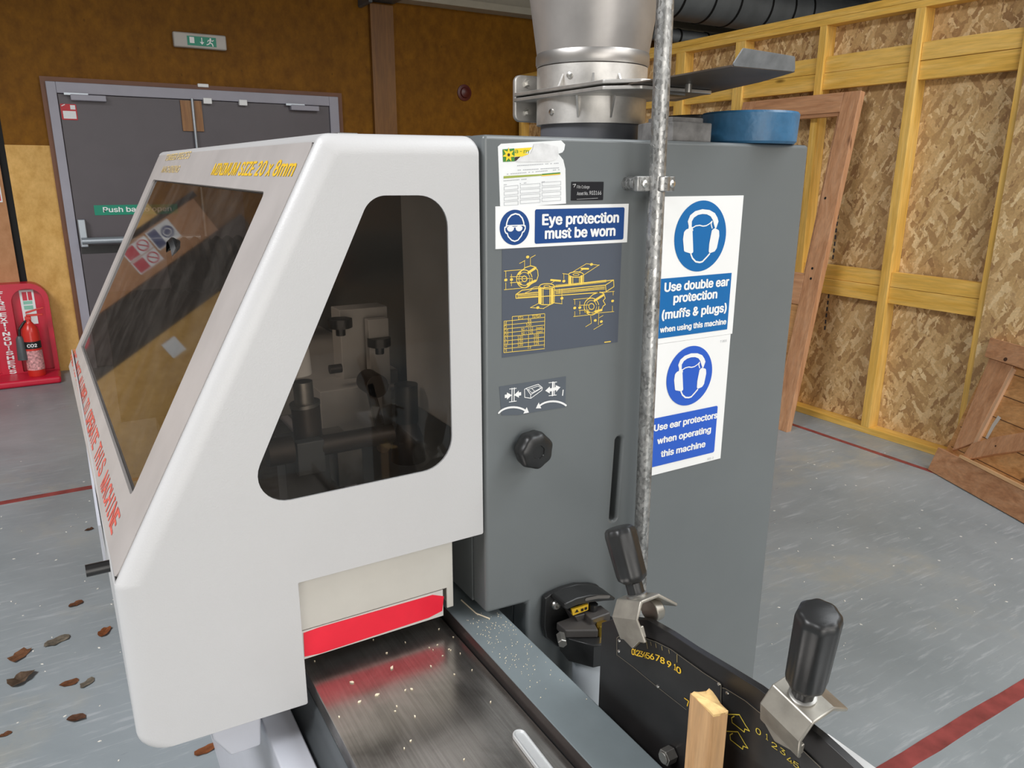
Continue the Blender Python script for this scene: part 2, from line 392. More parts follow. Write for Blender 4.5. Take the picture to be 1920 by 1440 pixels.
def inset(P, offs):
    """P ccw; offs[i] belongs to edge i -> i+1"""
    N = len(P); L = []
    for i in range(N):
        a = Vector(P[i]); b = Vector(P[(i+1) % N]); d = (b-a).normalized(); nrm = Vector((-d.y, d.x))
        L.append((a+nrm*offs[i], d))
    out = []
    for i in range(N):
        p, d = L[i-1]; q, e = L[i]
        den = d.x*e.y-d.y*e.x
        t = ((q-p).x*e.y-(q-p).y*e.x)/den
        out.append(tuple(p+d*t))
    return out
def fill(bm, loops, frame, d, mi=0):
    edges = []; allv = []
    for L in loops:
        vs = [bm.verts.new(frame.p(u, v, d)) for u, v in L]; allv.append(vs)
        edges += [bm.edges.new((vs[i], vs[(i+1) % len(vs)])) for i in range(len(vs))]
    r = bmesh.ops.triangle_fill(bm, edges=edges, use_beauty=True, normal=frame.N)
    for f in r['geom']:
        if isinstance(f, bmesh.types.BMFace): f.material_index = mi
    return allv
def slab(bm, frame, outer, d0, d1, holes=(), mi=0):
    """prism with holes between normal offsets d0 (back) and d1 (front)"""
    loops = [ccw(outer)] + [ccw(h) for h in holes]
    if not holes:
        vs0 = [bm.verts.new(frame.p(u, v, d0)) for u, v in loops[0]]; vs1 = [bm.verts.new(frame.p(u, v, d1)) for u, v in loops[0]]
        f = bm.faces.new(vs1); f.material_index = mi; f = bm.faces.new(vs0[::-1]); f.material_index = mi
        A, C = [vs0], [vs1]
    else:
        A = fill(bm, loops, frame, d0, mi); C = fill(bm, loops, frame, d1, mi)
    for a, c in zip(A, C):
        for i in range(len(a)):
            j = (i+1) % len(a); f = bm.faces.new([a[i], a[j], c[j], c[i]]); f.material_index = mi
    return bm
def sheet(frame, outer, d1, d0=0.0, **k): return slab(B(), frame, outer, d0, d1, **k)
LIFT = [0]
def lift():
    # each printed stroke lies a hair above the one before, as inks overlap
    LIFT[0] = (LIFT[0]+1) % 60; return LIFT[0]*5e-6
def poly(bm, frame, P, d, mi=0):
    P = ccw(P); d = d + lift(); f = bm.faces.new([bm.verts.new(frame.p(u, v, d)) for u, v in P]); f.material_index = mi
def stroke(bm, frame, pts, w, d, closed=False, mi=0, joints=True):
    pts = [Vector(p) for p in pts]
    if closed: pts = pts+[pts[0]]
    for a, b in zip(pts, pts[1:]):
        if (b-a).length < 1e-7: continue
        t = (b-a).normalized(); n = Vector((-t.y, t.x))*w/2
        poly(bm, frame, [tuple(a-n), tuple(b-n), tuple(b+n), tuple(a+n)], d, mi)
    if joints:
        for p in pts: poly(bm, frame, [(p.x+math.cos(2*PI*k/10)*w/2, p.y+math.sin(2*PI*k/10)*w/2) for k in range(10)], d, mi)
def ell(c, rx, ry, n=48, a0=0, a1=2*PI):
    full = abs(a1-a0-2*PI) < 1e-6
    m = n if full else n+1
    return [(c[0]+math.cos(a0+(a1-a0)*k/n)*rx, c[1]+math.sin(a0+(a1-a0)*k/n)*ry) for k in range(m)]
def rect(u0, v0, u1, v1, r=0.0):
    P = [(u0, v0), (u1, v0), (u1, v1), (u0, v1)]
    return fillet(P, r) if r else P

# lettering: built as a flat mesh, baseline at v0, capital height v1-v0, width u0..u1
SANS = None
try:
    SANS = bpy.data.fonts.load(bpy.utils.system_resource('DATAFILES', path='fonts') + '/Inter.woff2')
except Exception:
    SANS = None
def glyphs(text, bold):
    c = bpy.data.curves.new('glyph', 'FONT'); c.body = text; c.size = 1.0; c.fill_mode = 'FRONT'; c.resolution_u = 3
    if SANS is not None: c.font = SANS
    o = bpy.data.objects.new('glyph', c); COL.objects.link(o)
    bpy.context.view_layer.update(); dg = bpy.context.evaluated_depsgraph_get()
    me = bpy.data.meshes.new_from_object(o.evaluated_get(dg))
    bpy.data.objects.remove(o); bpy.data.curves.remove(c); return me
CAPH = [None]
def letters(bm, frame, text, u0, v0, u1, v1, d, bold=0.0, shear=0.0, mi=0):
    if CAPH[0] is None:
        h = glyphs('H', 0.0); CAPH[0] = max(v.co.y for v in h.vertices); bpy.data.meshes.remove(h)
    me = glyphs(text, bold)
    if not me.vertices: return
    x0 = min(v.co.x for v in me.vertices); x1 = max(v.co.x for v in me.vertices)
    sx = (u1-u0)/max(1e-6, x1-x0); sy = (v1-v0)/CAPH[0]
    k = bold
    for ox_, oy_ in (((0, 0),) if k == 0 else ((0, 0), (k, 0), (-k, 0), (0, k*0.7), (0, -k*0.7), (k*0.7, k*0.5), (-k*0.7, -k*0.5), (k*0.7, -k*0.5), (-k*0.7, k*0.5))):
        dd = d + lift()
        vs = [bm.verts.new(frame.p(u0+(v.co.x+ox_-x0)*sx+shear*v.co.y*sy, v0+(v.co.y+oy_)*sy, dd)) for v in me.vertices]
        for p in me.polygons:
            try: f = bm.faces.new([vs[i] for i in p.vertices]); f.material_index = mi
            except ValueError: pass
    bpy.data.meshes.remove(me)
def Z(x0, y0, s, frame):
    """closeup coordinates (crop corner x0,y0, enlargement s) -> a surface's own u,v"""
    def f(*pts):
        r = [frame.px(x0+x/s, y0+y/s) for x, y in pts]
        return r[0] if len(r) == 1 else r
    return f

# ================================================================== THE ROOM
WALL_Y = 6.98
struct('floor', bx((-6.5, -4.6, -0.1), (8.5, 7.3, 0)), M_FLOOR)
struct('wall_back', bx((-6.5, WALL_Y, 0), (8.5, WALL_Y+0.12, 5.2)), M_WALLU)
struct('wall_left', bx((-6.62, -4.6, 0), (-6.5, 7.1, 5.2)), M_ROOM)
struct('wall_right', bx((8.5, -4.6, 0), (8.62, 7.1, 5.2)), M_ROOM)
struct('ceiling', bx((-6.6, -4.6, 5.2), (8.6, 7.1, 5.3)), M_CEIL)
struct('ceiling', bx((-6.5, 4.2, 3.56), (8.5, 6.98, 3.75)), M_CEIL)  # unseen low slab, added to shade the upper part of the back wall
bm = B(); box(bm, (-6.6, -4.6, 0), (-1.6, -4.48, 5.2)); box(bm, (5.6, -4.6, 0), (8.6, -4.48, 5.2)); box(bm, (-1.6, -4.6, 4.85), (5.6, -4.48, 5.2)); box(bm, (1.2, -4.6, 0), (5.6, -4.48, 3.15)); box(bm, (-1.6, -4.6, 2.5), (1.2, -4.48, 3.15))
struct('wall_rear', bm, M_ROOM)
# boards and battens of the back wall
struct('trim_1', bx((-0.236, WALL_Y-0.012, 0), (0.052, WALL_Y, 1.748)), M_WALLL)
struct('trim_2', bx((-0.60, WALL_Y-0.03, 0), (-0.285, WALL_Y, 2.06)), M_WALLP)
struct('trim_3', bx((-0.285, WALL_Y-0.004, 0), (-0.236, WALL_Y, 2.1)), M_VOID)
struct('trim_4', bx((2.655, WALL_Y-0.05, 0), (2.872, WALL_Y, 3.0)), wood('brown stained post', (0.14, 0.055, 0.012), (0.20, 0.085, 0.018), (0.25, 0.11, 0.025), 'z', 0.6))
struct('trim_5', bx((-1.02, WALL_Y-0.03, 0.0), (-0.605, WALL_Y, 2.3)), M_WALLD)
struct('trim_6', bx((-3.2, WALL_Y-0.012, 0.0), (-1.025, WALL_Y, 1.75)), M_WALLL)

# double door
d1 = bpy.data.objects.new('door_1', None); COL.objects.link(d1); d1.location = (1.2, WALL_Y-0.05, 0); d1['kind'] = 'structure'
FW = Frame((0, WALL_Y-0.04, 0), (1, 0, 0), (0, 0, 1))
bm = B(); box(bm, (0.052, WALL_Y-0.03, 0), (0.085, WALL_Y, 2.2049)); box(bm, (2.317, WALL_Y-0.03, 0), (2.36, WALL_Y, 2.2049)); box(bm, (0.052, WALL_Y-0.03, 2.205), (2.36, WALL_Y, 2.24))
obj('lining', bm, M_BROWN, d1)
bm = B(); box(bm, (0.085, WALL_Y-0.06, 0), (0.15, WALL_Y, 2.205)); box(bm, (2.235, WALL_Y-0.06, 0), (2.317, WALL_Y, 2.205)); box(bm, (0.15, WALL_Y-0.06, 2.125), (2.235, WALL_Y, 2.205))
obj('door_frame', bm, M_FRAME, d1, bevel=0.004)
leaf = obj('door_leaf', bx((0.153, WALL_Y-0.045, 0.01), (1.088, WALL_Y-0.005, 2.122)), M_DOOR, d1, bevel=0.003)
obj('door_leaf', bx((1.096, WALL_Y-0.045, 0.01), (2.232, WALL_Y-0.005, 2.122)), M_DOOR, d1, bevel=0.003)
wdx = wood('varnished lipping', (0.22, 0.09, 0.03), (0.32, 0.15, 0.05), (0.38, 0.19, 0.07), 'z')
obj('meeting_strip', bx((1.005, WALL_Y-0.062, 1.88), (1.085, WALL_Y-0.045, 2.115)), wdx, d1)
obj('meeting_strip', bx((1.10, WALL_Y-0.062, 1.88), (1.165, WALL_Y-0.045, 2.115)), wdx, d1)
bm = B(); tube(bm, (1.094, WALL_Y-0.075, 0.9), (1.094, WALL_Y-0.075, 2.13), 0.012, n=12)
obj('vertical_bolt_rod', bm, M_SILVER, d1, smooth=True)
for x0, x1 in ((0.235, 0.475), (1.885, 2.13)):
    c = obj('door_closer', bx((x0, WALL_Y-0.10, 2.075), (x1, WALL_Y-0.045, 2.118)), M_FRAME, d1, bevel=0.006)
    obj('closer_arm', bx((x0-0.04, WALL_Y-0.09, 2.112), (x0+0.12, WALL_Y-0.075, 2.128)), M_SILVER, c)
for x in (1.20, 1.48):
    obj('door_contact', bx((x-0.02, WALL_Y-0.085, 2.095), (x+0.045, WALL_Y-0.045, 2.14)), M_WHITE, d1, bevel=0.004)
bm = sheet(FW, rect(0.160, 1.936, 0.266, 2.05, 0.006), 0.010, 0.004)
s = obj('fire_door_notice', bm, paint('red notice', (0.5, 0.02, 0.03), 0.5), d1)
bm = B(); poly(bm, FW, rect(0.172, 1.945, 0.258, 2.0), 0.0107); obj('writing_area', bm, M_PAPER, s)
bm = B(); poly(bm, FW, rect(0.225, 2.012, 0.258, 2.043), 0.0107); stroke(bm, FW, [(0.17, 2.035), (0.19, 2.045)], 0.006, 0.0107); obj('symbol', bm, M_PAPER, s)
bm = sheet(FW, rect(0.289, 1.226, 0.90, 1.303, 0.004), 0.009, 0.004); s = obj('push_bar_sign', bm, M_GREENS, d1)
bm = B(); letters(bm, FW, 'Push bar to open', 0.352, 1.249, 0.850, 1.287, 0.0097, 0.02); obj('lettering', bm, M_WHITE, s)
bm = B(); box(bm, (0.16, WALL_Y-0.11, 0.985), (0.215, WALL_Y-0.045, 1.20)); pb = obj('push_bar', bm, M_SILVER, d1, bevel=0.008)
bm = B(); tube(bm, (0.17, WALL_Y-0.13, 1.035), (1.04, WALL_Y-0.13, 1.035), 0.026, n=16); obj('bar', bm, M_SILVER, pb, smooth=True)
obj('bar_plate', bx((0.16, WALL_Y-0.05, 0.93), (1.04, WALL_Y-0.045, 0.99)), M_BLACKP, pb)

# exit sign
ex = thing('exit_sign', (1.205, WALL_Y-0.05, 2.515), 'green running man exit sign in a pale light box above the double door', 'sign')
obj('housing', bx((1.005, WALL_Y-0.055, 2.515), (1.408, WALL_Y, 2.628)), paint('milky diffuser', (0.45, 0.42, 0.38), 0.4), ex, bevel=0.012)
FE = Frame((0, WALL_Y-0.055, 0), (1, 0, 0), (0, 0, 1))
pan = obj('legend_panel', sheet(FE, rect(1.107, 2.533, 1.326, 2.602), 0.003), M_GREENS, ex)
bm = B(); poly(bm, FE, rect(1.125, 2.55, 1.16, 2.595), 0.0036)
stroke(bm, FE, [(1.217, 2.592), (1.217, 2.555)], 0.007, 0.0036); poly(bm, FE, [(1.20, 2.563), (1.234, 2.563), (1.217, 2.543)], 0.0036)
zx = lambda *p: [(1.25+x*0.0011, 2.535+y*0.0011) for x, y in p]
poly(bm, FE, ell((1.283, 2.59), 0.007, 0.007, 14), 0.0036)
for L, w in ((zx((28, 42), (25, 25), (40, 18), (44, 3)), 0.009), (zx((25, 25), (14, 14), (3, 10)), 0.008), (zx((28, 42), (42, 36), (50, 42)), 0.006), (zx((28, 42), (14, 40), (10, 30)), 0.006)): stroke(bm, FE, L, w, 0.0036)
obj('pictogram', bm, M_WHITE, pan)
tag(settle(obj('door_sensor', bx((1.155, WALL_Y-0.04, 2.224), (1.24, WALL_Y, 2.252)), M_WHITE, bevel=0.006)), 'small white sensor stuck on wall just above the double door frame', 'sensor')
bm = lathe(B(), (3.602, WALL_Y, 2.312), (0, -1, 0), [(0, 0.075), (0.012, 0.075), (0.016, 0.05), (0.035, 0.045), (0.045, 0.02)], 28)
tag(settle(obj('wall_sounder', bm, paint('dark maroon plastic', (0.09, 0.012, 0.008), 0.4), smooth=True)), 'small dark red round fitting on the brown board wall', 'fitting')
# safety notices left of the door (seen mirrored in the hood window)
FS = Frame((0, WALL_Y-0.03, 0), (1, 0, 0), (0, 0, 1))
s = thing('mandatory_sign', (-0.37, WALL_Y-0.032, 1.575), 'blue and white mandatory sign on wall mirrored in the hood window', 'sign')
obj('board', sheet(FS, rect(-0.47, 1.575, -0.298, 1.79), 0.003), M_PAPER, s)
bm = B(); poly(bm, FS, ell((-0.384, 1.725), 0.052, 0.052), 0.0037); poly(bm, FS, rect(-0.46, 1.585, -0.308, 1.66), 0.0037); obj('blue_print', bm, paint('navy sign ink', (0.03, 0.045, 0.16), 0.4), s)
bm = B(); stroke(bm, FS, ell((-0.384, 1.722), 0.028, 0.032, 20), 0.008, 0.0043); obj('pictogram', bm, M_PAPER, s)
for x0, x1, lab in ((-0.418, -0.306, 'red and white prohibition sign nearest the door, mirrored in hood window'), (-0.540, -0.426, 'red and white prohibition sign farther from the door, mirrored in hood window')):
    s = thing('prohibition_sign', ((x0+x1)/2, WALL_Y-0.032, 1.335), lab, 'sign', 'prohibition signs on the back wall')
    obj('board', sheet(FS, rect(x0, 1.335, x1, 1.56), 0.003), M_PAPER, s)
    bm = B(); poly(bm, FS, rect(x0+0.008, 1.345, x1-0.008, 1.44), 0.0037); stroke(bm, FS, ell(((x0+x1)/2, 1.502), 0.042, 0.042, 28), 0.012, 0.0037)
    stroke(bm, FS, [((x0+x1)/2-0.03, 1.532), ((x0+x1)/2+0.03, 1.472)], 0.01, 0.0037); obj('red_print', bm, M_STANDR, s)
tag(settle(obj('wall_card', bx((-1.25, WALL_Y-0.018, 1.08), (-1.10, WALL_Y-0.012, 1.21)), M_WHITE)), 'small white card on wall mirrored in the hood window', 'card')

# beam and ducts high up
bm = B(); box(bm, (2.90, WALL_Y-0.02, 3.04), (8.4, WALL_Y, 3.30)); box(bm, (2.90, WALL_Y-0.16, 3.04), (8.4, WALL_Y-0.02, 3.055)); box(bm, (2.90, WALL_Y-0.17, 3.04), (8.4, WALL_Y-0.16, 3.10))
struct('trim_7', bm, M_BEAM)
bm = B(); box(bm, (2.58, WALL_Y-0.25, 3.02), (2.90, WALL_Y, 3.34)); box(bm, (2.56, WALL_Y-0.27, 2.96), (2.60, WALL_Y, 3.04)); struct('trim_8', bm, M_COLD, bevel=0.01)
dz = 3.30
bt = thing('ventilation_duct', (5.5, 6.3, 3.06), 'large silver round duct running along the ceiling behind the timber partition', 'duct')
bm = B(); tube(bm, (4.6, 6.3, dz), (8.4, 6.3, dz), 0.25, n=40); obj('duct_body', bm, M_DUCTG, bt, smooth=True)
for x in (5.55, 5.95, 6.3, 6.75, 7.1, 7.4):
    bm = lathe(B(), (x, 6.3, dz), (1, 0, 0), [(0, 0.25), (0.0, 0.257), (0.022, 0.257), (0.022, 0.25)], 40, closed=False); obj('joint_band', bm, M_BLACKP, bt, smooth=True)
vp = thing('ventilation_pipe', (6.5, 6.66, 2.91), 'thin silver pipe running below the large round ceiling duct', 'pipe')
bm = B(); tube(bm, (4.6, 6.66, 2.98), (8.4, 6.66, 2.98), 0.07, n=24); obj('pipe_body', bm, M_DUCTG, vp, smooth=True)
for x in (5.6, 6.0, 6.4):
    bm = lathe(B(), (x, 6.66, 2.98), (1, 0, 0), [(0, 0.07), (0.0, 0.078), (0.02, 0.078), (0.02, 0.07)], 24, closed=False); obj('joint_band', bm, M_BLACKP, vp, smooth=True)
for x in (5.0, 7.6):
    bm = B(); tube(bm, (x, 6.66, 3.04), (x, 6.66, 3.56), 0.008, n=8); obj('hanger_rod', bm, M_STEELD, vp)
for x in (5.2, 7.8):
    bm = B(); tube(bm, (x, 6.3, 3.54), (x, 6.3, 3.56), 0.03, n=8); obj('hanger', bm, M_STEELD, bt)

# painted lines on the floor
def strip(name, pts, lab, w=None):
    bm = B(); n = 30; a, b = Vector(pts[0]), Vector(pts[1]); t = (b-a).normalized(); nr = Vector((-t.y, t.x))
    L = []; R = []
    for k in range(n+1):
        p = a+(b-a)*k/n; L.append(p+nr*(w/2+random.uniform(-1, 1)*w*0.035)); R.append(p-nr*(w/2+random.uniform(-1, 1)*w*0.035))
    f = Frame((0, 0, 0), (1, 0, 0), (0, 1, 0)); slab(bm, f, [tuple(p) for p in L]+[tuple(p) for p in R[::-1]], 0.0, 0.0012)
    return tag(settle(obj(name, bm, M_LINE)), lab, 'floor line')
strip('floor_line', ((1.15, 0.932), (4.1, 0.910)), 'wide worn red line painted on the floor at lower right', 0.05)
strip('floor_line', ((-4.5, 4.185), (0.35, 4.175)), 'red painted floor line left of the machine hood', 0.047)
strip('floor_line', ((3.925, 1.4), (3.925, 4.6)), 'faint red floor line along the foot of the timber partition', 0.035)
bm = B()
f0 = Frame((0, 0, 0), (1, 0, 0), (0, 1, 0))
for _ in range(260):
    x = random.uniform(-0.7, 0.08) if random.random() < 0.4 else random.uniform(1.4, 3.5); y = random.uniform(1.2, 4.0); r = random.uniform(0.002, 0.006)
    a = random.uniform(0, PI)
    slab(bm, f0, [(x+r*k*math.cos(a+t), y+r*k*math.sin(a+t)) for t, k in ((0, 1), (1.4, 0.5), (3.1, 1.1), (4.6, 0.6))], 0.0, 0.0015)
o = obj('wood_chips', bm, paint('pale chips', (0.78, 0.74, 0.66), 0.8)); tag(o, 'pale wood chips scattered over the grey floor', 'wood chips'); o['kind'] = 'stuff'

# ================================================================== TIMBER PARTITION
PX = 4.18
par = thing('stud_partition', (PX+0.05, 4.5, 0), 'tall yellow pine stud partition clad with strand board along right side', 'partition')
obj('bottom_plate', bx((PX, 2.12, 0), (PX+0.09, 6.9, 0.04)), M_STUDY, par, bevel=0.002)
obj('top_plate', bx((PX, -1.2, 2.425), (PX+0.09, 6.9, 2.462)), M_STUDY, par, bevel=0.002)
obj('top_plate', bx((PX, -1.2, 2.463), (PX+0.09, 6.9, 2.502)), M_STUDY, par, bevel=0.002)
studs = [(2.12, 2.165), (2.690, 2.745), (3.31, 3.36), (3.953, 3.995), (3.997, 4.039), (4.535, 4.63), (5.2, 5.25), (5.8, 5.85), (6.4, 6.45), (6.85, 6.9)]
for a, b in studs: obj('stud', bx((PX, a, 0.04), (PX+0.09, b, 2.425)), M_STUD, par, bevel=0.002)
for (a, _), (_, b) in zip(studs[1:], studs[:-1]):
    if a-b < 0.1: continue
    for z0, z1 in ((2.058, 2.155), (2.157, 2.25), (0.820, 0.915), (0.917, 1.002)):
        dx = random.uniform(0.012, 0.022); obj('noggin', bx((PX+dx, b+0.001, z0), (PX+dx+0.045, a-0.001, z1)), M_STUDY, par, bevel=0.002)
obj('strand_board', bx((PX+0.091, 2.0, 0.0), (PX+0.102, 3.335, 2.5)), M_OSB, par)
obj('strand_board', bx((PX+0.091, 3.337, 0.0), (PX+0.102, 4.58, 2.5)), M_OSB, par)
obj('strand_board', bx((PX+0.091, 4.582, 0.0), (PX+0.102, 6.97, 2.5)), M_OSB, par)
obj('strand_board', bx((PX-0.011, -1.2, 0.0), (PX-0.0005, 2.128, 2.424)), M_OSB, par)
bm = B(); FPx = Frame((PX+0.091, 0, 0), (0, -1, 0), (0, 0, 1))
for k in range(26):
    z = 1.62-k*0.042
    if 1.0 > z > 0.8: continue
    poly(bm, FPx, [(-3.155, z), (-3.143, z), (-3.143, z+0.026), (-3.155, z+0.026)], 0.001)
obj('stamped_marking', bm, paint('black stamp ink', (0.05, 0.05, 0.06), 0.8), par)

# leaning panelled door
dt = thing('leaning_panelled_door', (3.78, 3.4, 0), 'tall brown pine panelled door leaning on partition behind the machine', 'door')
FD = Frame((3.765, 2.965, 0.0), (0.0, 1, 0.0), (0.375, 0.03, 2.03)); FD.N = -FD.N.normalized()
W_, H_ = 0.90, 2.062; T_ = 0.042
def dbox(u0, v0, u1, v1, d0=-T_, d1=0.0): return slab(B(), FD, rect(u0, v0, u1, v1), d0, d1)
FD.N = Vector((-2.03, 0, 0.375)).normalized()
obj('stile', dbox(0, 0, 0.115, H_), M_PINE, dt, bevel=0.002); obj('stile', dbox(W_-0.115, 0, W_, H_), M_PINE, dt, bevel=0.002)
obj('top_rail', dbox(0.116, H_-0.115, W_-0.116, H_), M_PINEH, dt, bevel=0.002)
obj('bottom_rail', dbox(0.116, 0, W_-0.116, 0.22), M_PINEH, dt, bevel=0.002)
obj('lock_rail', dbox(0.116, 0.79, W_-0.116, 0.97), M_PINEH, dt, bevel=0.002)
obj('panel', dbox(0.116, 0.221, W_-0.116, 0.789, -0.028, -0.016), M_PINEB, dt)
bm = B()
for a in ((0.116, H_-0.135, W_-0.116, H_-0.116), (0.116, 0.971, W_-0.116, 0.985), (0.116, 0.986, 0.13, H_-0.136), (W_-0.13, 0.986, W_-0.116, H_-0.136)): slab(bm, FD, rect(*a), -0.03, -0.008)
obj('glazing_bead', bm, M_PINEH, dt)
bm = B()
for px_, py_ in ((1553, 372), (1527, 504), (1524, 523)):
    u, v = FD.px(px_, py_); poly(bm, FD, ell((u, v), 0.008, 0.008, 16), 0.0008)
obj('screw_hole', bm, M_VOID, dt)

# leaning ledged door
lt = thing('leaning_ledged_door', (3.80, 1.6, 0), 'low ledged and braced pine door leaning on partition at right edge', 'door')
FL = Frame((3.935, 2.145, 0.0), (-0.385, -0.92, 0.0), (0.22, -0.085, 0.721)); FL.V = (FL.V - FL.U*FL.V.dot(FL.U)).normalized(); FL.N = FL.U.cross(FL.V)
def lbox(P, d0, d1): return slab(B(), FL, P, d0, d1)
sgn = 1 if FL.N.x < 0 else -1
FL.N = FL.N*sgn
LW = 1.7
zl = Z(1700, 600, 3.6, FL)
obj('board', lbox(rect(0.03, 0.05, LW, 0.70), -0.035, -0.016), M_PINEB, lt)
bm = B()
for k in range(1, 6): stroke(bm, FL, [(0.05, 0.05+k*0.115), (LW, 0.05+k*0.115)], 0.004, -0.0155, joints=False)
obj('board_joints', bm, paint('dark joint', (0.10, 0.04, 0.015), 0.8), lt)
obj('stile', lbox(zl((305, 880), (445, 830), (715, 310), (560, 250)), -0.035, 0.0), M_PINE, lt, bevel=0.003)
obj('ledge', lbox(zl((425, 830), (470, 830), (725, 330), (700, 310)), -0.02, -0.002), paint('pale sawn edge', (0.60, 0.36, 0.21), 0.6), lt)
P = zl((535, 250), (575, 120)); top0, top1 = P
obj('top_rail', lbox([top0, (LW, top0[1]-0.01), (LW, top1[1]), top1], -0.035, 0.012), M_PINEH, lt, bevel=0.003)
obj('bottom_rail', lbox([(0.0, 0.0), (LW, 0.0), (LW, 0.135), (0.0, 0.135)], -0.035, 0.012), M_PINEH, lt, bevel=0.003)
a, b = zl((345, 985), (345, 960))
bm = lbox(rect(a[0], 0.137, LW, 0.152), -0.01, 0.02); obj('rail_lip', bm, paint('pale planed edge', (0.66, 0.40, 0.20), 0.55), lt)
P = zl((355, 955), (440, 835), (600, 790), (792, 735), (792, 860), (600, 905))
obj('brace', lbox([P[0], P[5], (P[4][0]+0.35, P[4][1]+0.17), (P[3][0]+0.35, P[3][1]+0.17), P[2], P[1]], -0.03, 0.004), M_PINE, lt, bevel=0.002)
bm = B(); q = zl((290, 925)); poly(bm, FL, ell(q, 0.007, 0.012, 16), 0.0006); q = zl((680, 270)); poly(bm, FL, ell(q, 0.012, 0.010, 16), 0.0126); q = zl((605, 852)); poly(bm, FL, ell(q, 0.005, 0.005, 12), 0.0046)
obj('knot', bm, paint('dark knot', (0.06, 0.025, 0.012), 0.7), lt)
bm = B(); poly(bm, FL, zl((600, 640), (622, 655), (575, 720), (530, 800), (515, 790), (560, 700)), -0.0152); obj('scrape_mark', bm, paint('pale scrape', (0.55, 0.50, 0.44), 0.7), lt)

# ================================================================== FIRE POINT
st = thing('extinguisher_stand', (-0.42, 6.72, 0), 'red moulded extinguisher stand against the wall left of the door', 'extinguisher stand')
FB = Frame((0, 6.80, 0), (1, 0, 0), (0, 0, 1))
outer = fillet([(-0.74, 0.0), (-0.112, 0.0), (-0.112, 0.74), (-0.74, 0.74)], [0.02, 0.02, 0.13, 0.13], 10)
inn = [fillet([(-0.355, 0.06), (-0.145, 0.06), (-0.145, 0.70), (-0.355, 0.70)], [0.01, 0.01, 0.10, 0.10], 8), fillet([(-0.705, 0.06), (-0.49, 0.06), (-0.49, 0.70), (-0.705, 0.70)], [0.01, 0.01, 0.10, 0.10], 8)]
obj('surround', slab(B(), FB, outer, -0.13, 0.0, holes=inn), M_STANDR, st, bevel=0.006)
obj('back_shell', slab(B(), FB, [(u*0.99-0.004, v*0.995) for u, v in outer], -0.15, -0.05), M_STANDR, st)
obj('foot', bx((-0.745, 6.54, 0.0), (-0.108, 6.80, 0.055)), M_STANDR, st, bevel=0.02, seg=3)
bm = B()
word = 'FIREEXTINGUISHERS'
FBt = FB
v = 0.70
for i, ch in enumerate(word):
    v = 0.69-0.037*i - (0.012 if i > 3 else 0)
    w = 0.012 if ch == 'I' else 0.042
    letters(bm, FBt, ch, -0.422-w/2, v-0.028, -0.422+w/2, v, 0.002, 0.03)
obj('lettering', bm, M_WHITE, st)
FC = Frame((0, 6.69, 0), (1, 0, 0), (0, 0, 1))
FCk = Frame((0, 6.8495, 0), (1, 0, 0), (0, 0, 1))
sg = thing('fire_point_card', (-0.235, 6.845, 0.42), 'narrow white instruction card inside the red extinguisher stand', 'card')
obj('card', sheet(FCk, rect(-0.298, 0.42, -0.205, 0.685), 0.004), M_PAPER, sg)
bm = B(); poly(bm, FCk, rect(-0.282, 0.605, -0.252, 0.67), 0.0047); poly(bm, FCk, rect(-0.245, 0.605, -0.219, 0.67), 0.0047); obj('red_pictogram', bm, M_STANDR, sg)
bm = B(); poly(bm, FCk, rect(-0.282, 0.535, -0.222, 0.565), 0.0047); poly(bm, FCk, rect(-0.282, 0.575, -0.222, 0.60), 0.0047); obj('green_text_block', bm, paint('pale green print', (0.25, 0.55, 0.42), 0.6), sg)
exr = 0.058; exx, exy = -0.262, 6.665
te = thing('fire_extinguisher', (exx, exy, 0.055), 'red carbon dioxide extinguisher with black horn standing in the red stand', 'fire extinguisher')
bm = lathe(B(), (exx, exy, 0.056), (0, 0, 1), [(0, exr*0.95), (0.012, exr), (0.33, exr), (0.37, exr*0.85), (0.40, exr*0.5), (0.415, exr*0.32), (0.43, exr*0.32)], 36)
obj('cylinder', bm, M_EXTR, te, smooth=True)
bm = lathe(B(), (exx, exy, 0.27), (0, 0, 1), [(0, exr+0.0006), (0.055, exr+0.0006)], 36, closed=False); bnd = obj('black_band', bm, M_BLACK, te, smooth=True)
bm = lathe(B(), (exx, exy, 0.105), (0, 0, 1), [(0, exr+0.0005), (0.15, exr+0.0005)], 36, closed=False); obj('label', bm, paint('pink white label', (0.62, 0.30, 0.30), 0.5, 0.6, 60), te, smooth=True)
FX = Frame((exx, exy-exr-0.001, 0), (1, 0, 0), (0, 0, 1)); bm = B(); letters(bm, FX, 'CO2', -0.032, 0.285, 0.03, 0.308, 0.0, 0.03); obj('lettering', bm, M_WHITE, bnd)
bm = lathe(B(), (exx-0.072, exy-0.02, 0.19), (0, 0, 1), [(0, 0.036), (0.05, 0.034), (0.16, 0.026), (0.18, 0.015)], 24); obj('horn', bm, M_COLD, te, smooth=True)
bm = B()
for p, q in (((exx, exy, 0.48), (exx-0.03, exy-0.01, 0.47)), ((exx-0.03, exy-0.01, 0.47), (exx-0.065, exy-0.02, 0.42)), ((exx-0.065, exy-0.02, 0.42), (exx-0.072, exy-0.02, 0.36))): tube(bm, p, q, 0.009, n=10)
obj('swivel_pipe', bm, M_BLACK, te, smooth=True)
bm = B(); box(bm, (exx-0.02, exy-0.02, 0.485), (exx+0.02, exy+0.02, 0.51)); box(bm, (exx-0.01, exy-0.012, 0.51), (exx+0.10, exy+0.012, 0.525)); slab(bm, Frame((0, exy-0.012, 0), (1, 0, 0), (0, 0, 1)), [(exx-0.01, 0.53), (exx+0.11, 0.565), (exx+0.11, 0.575), (exx-0.01, 0.545)], -0.024, 0)
obj('valve_handle', bm, M_EXTR, te, bevel=0.003)

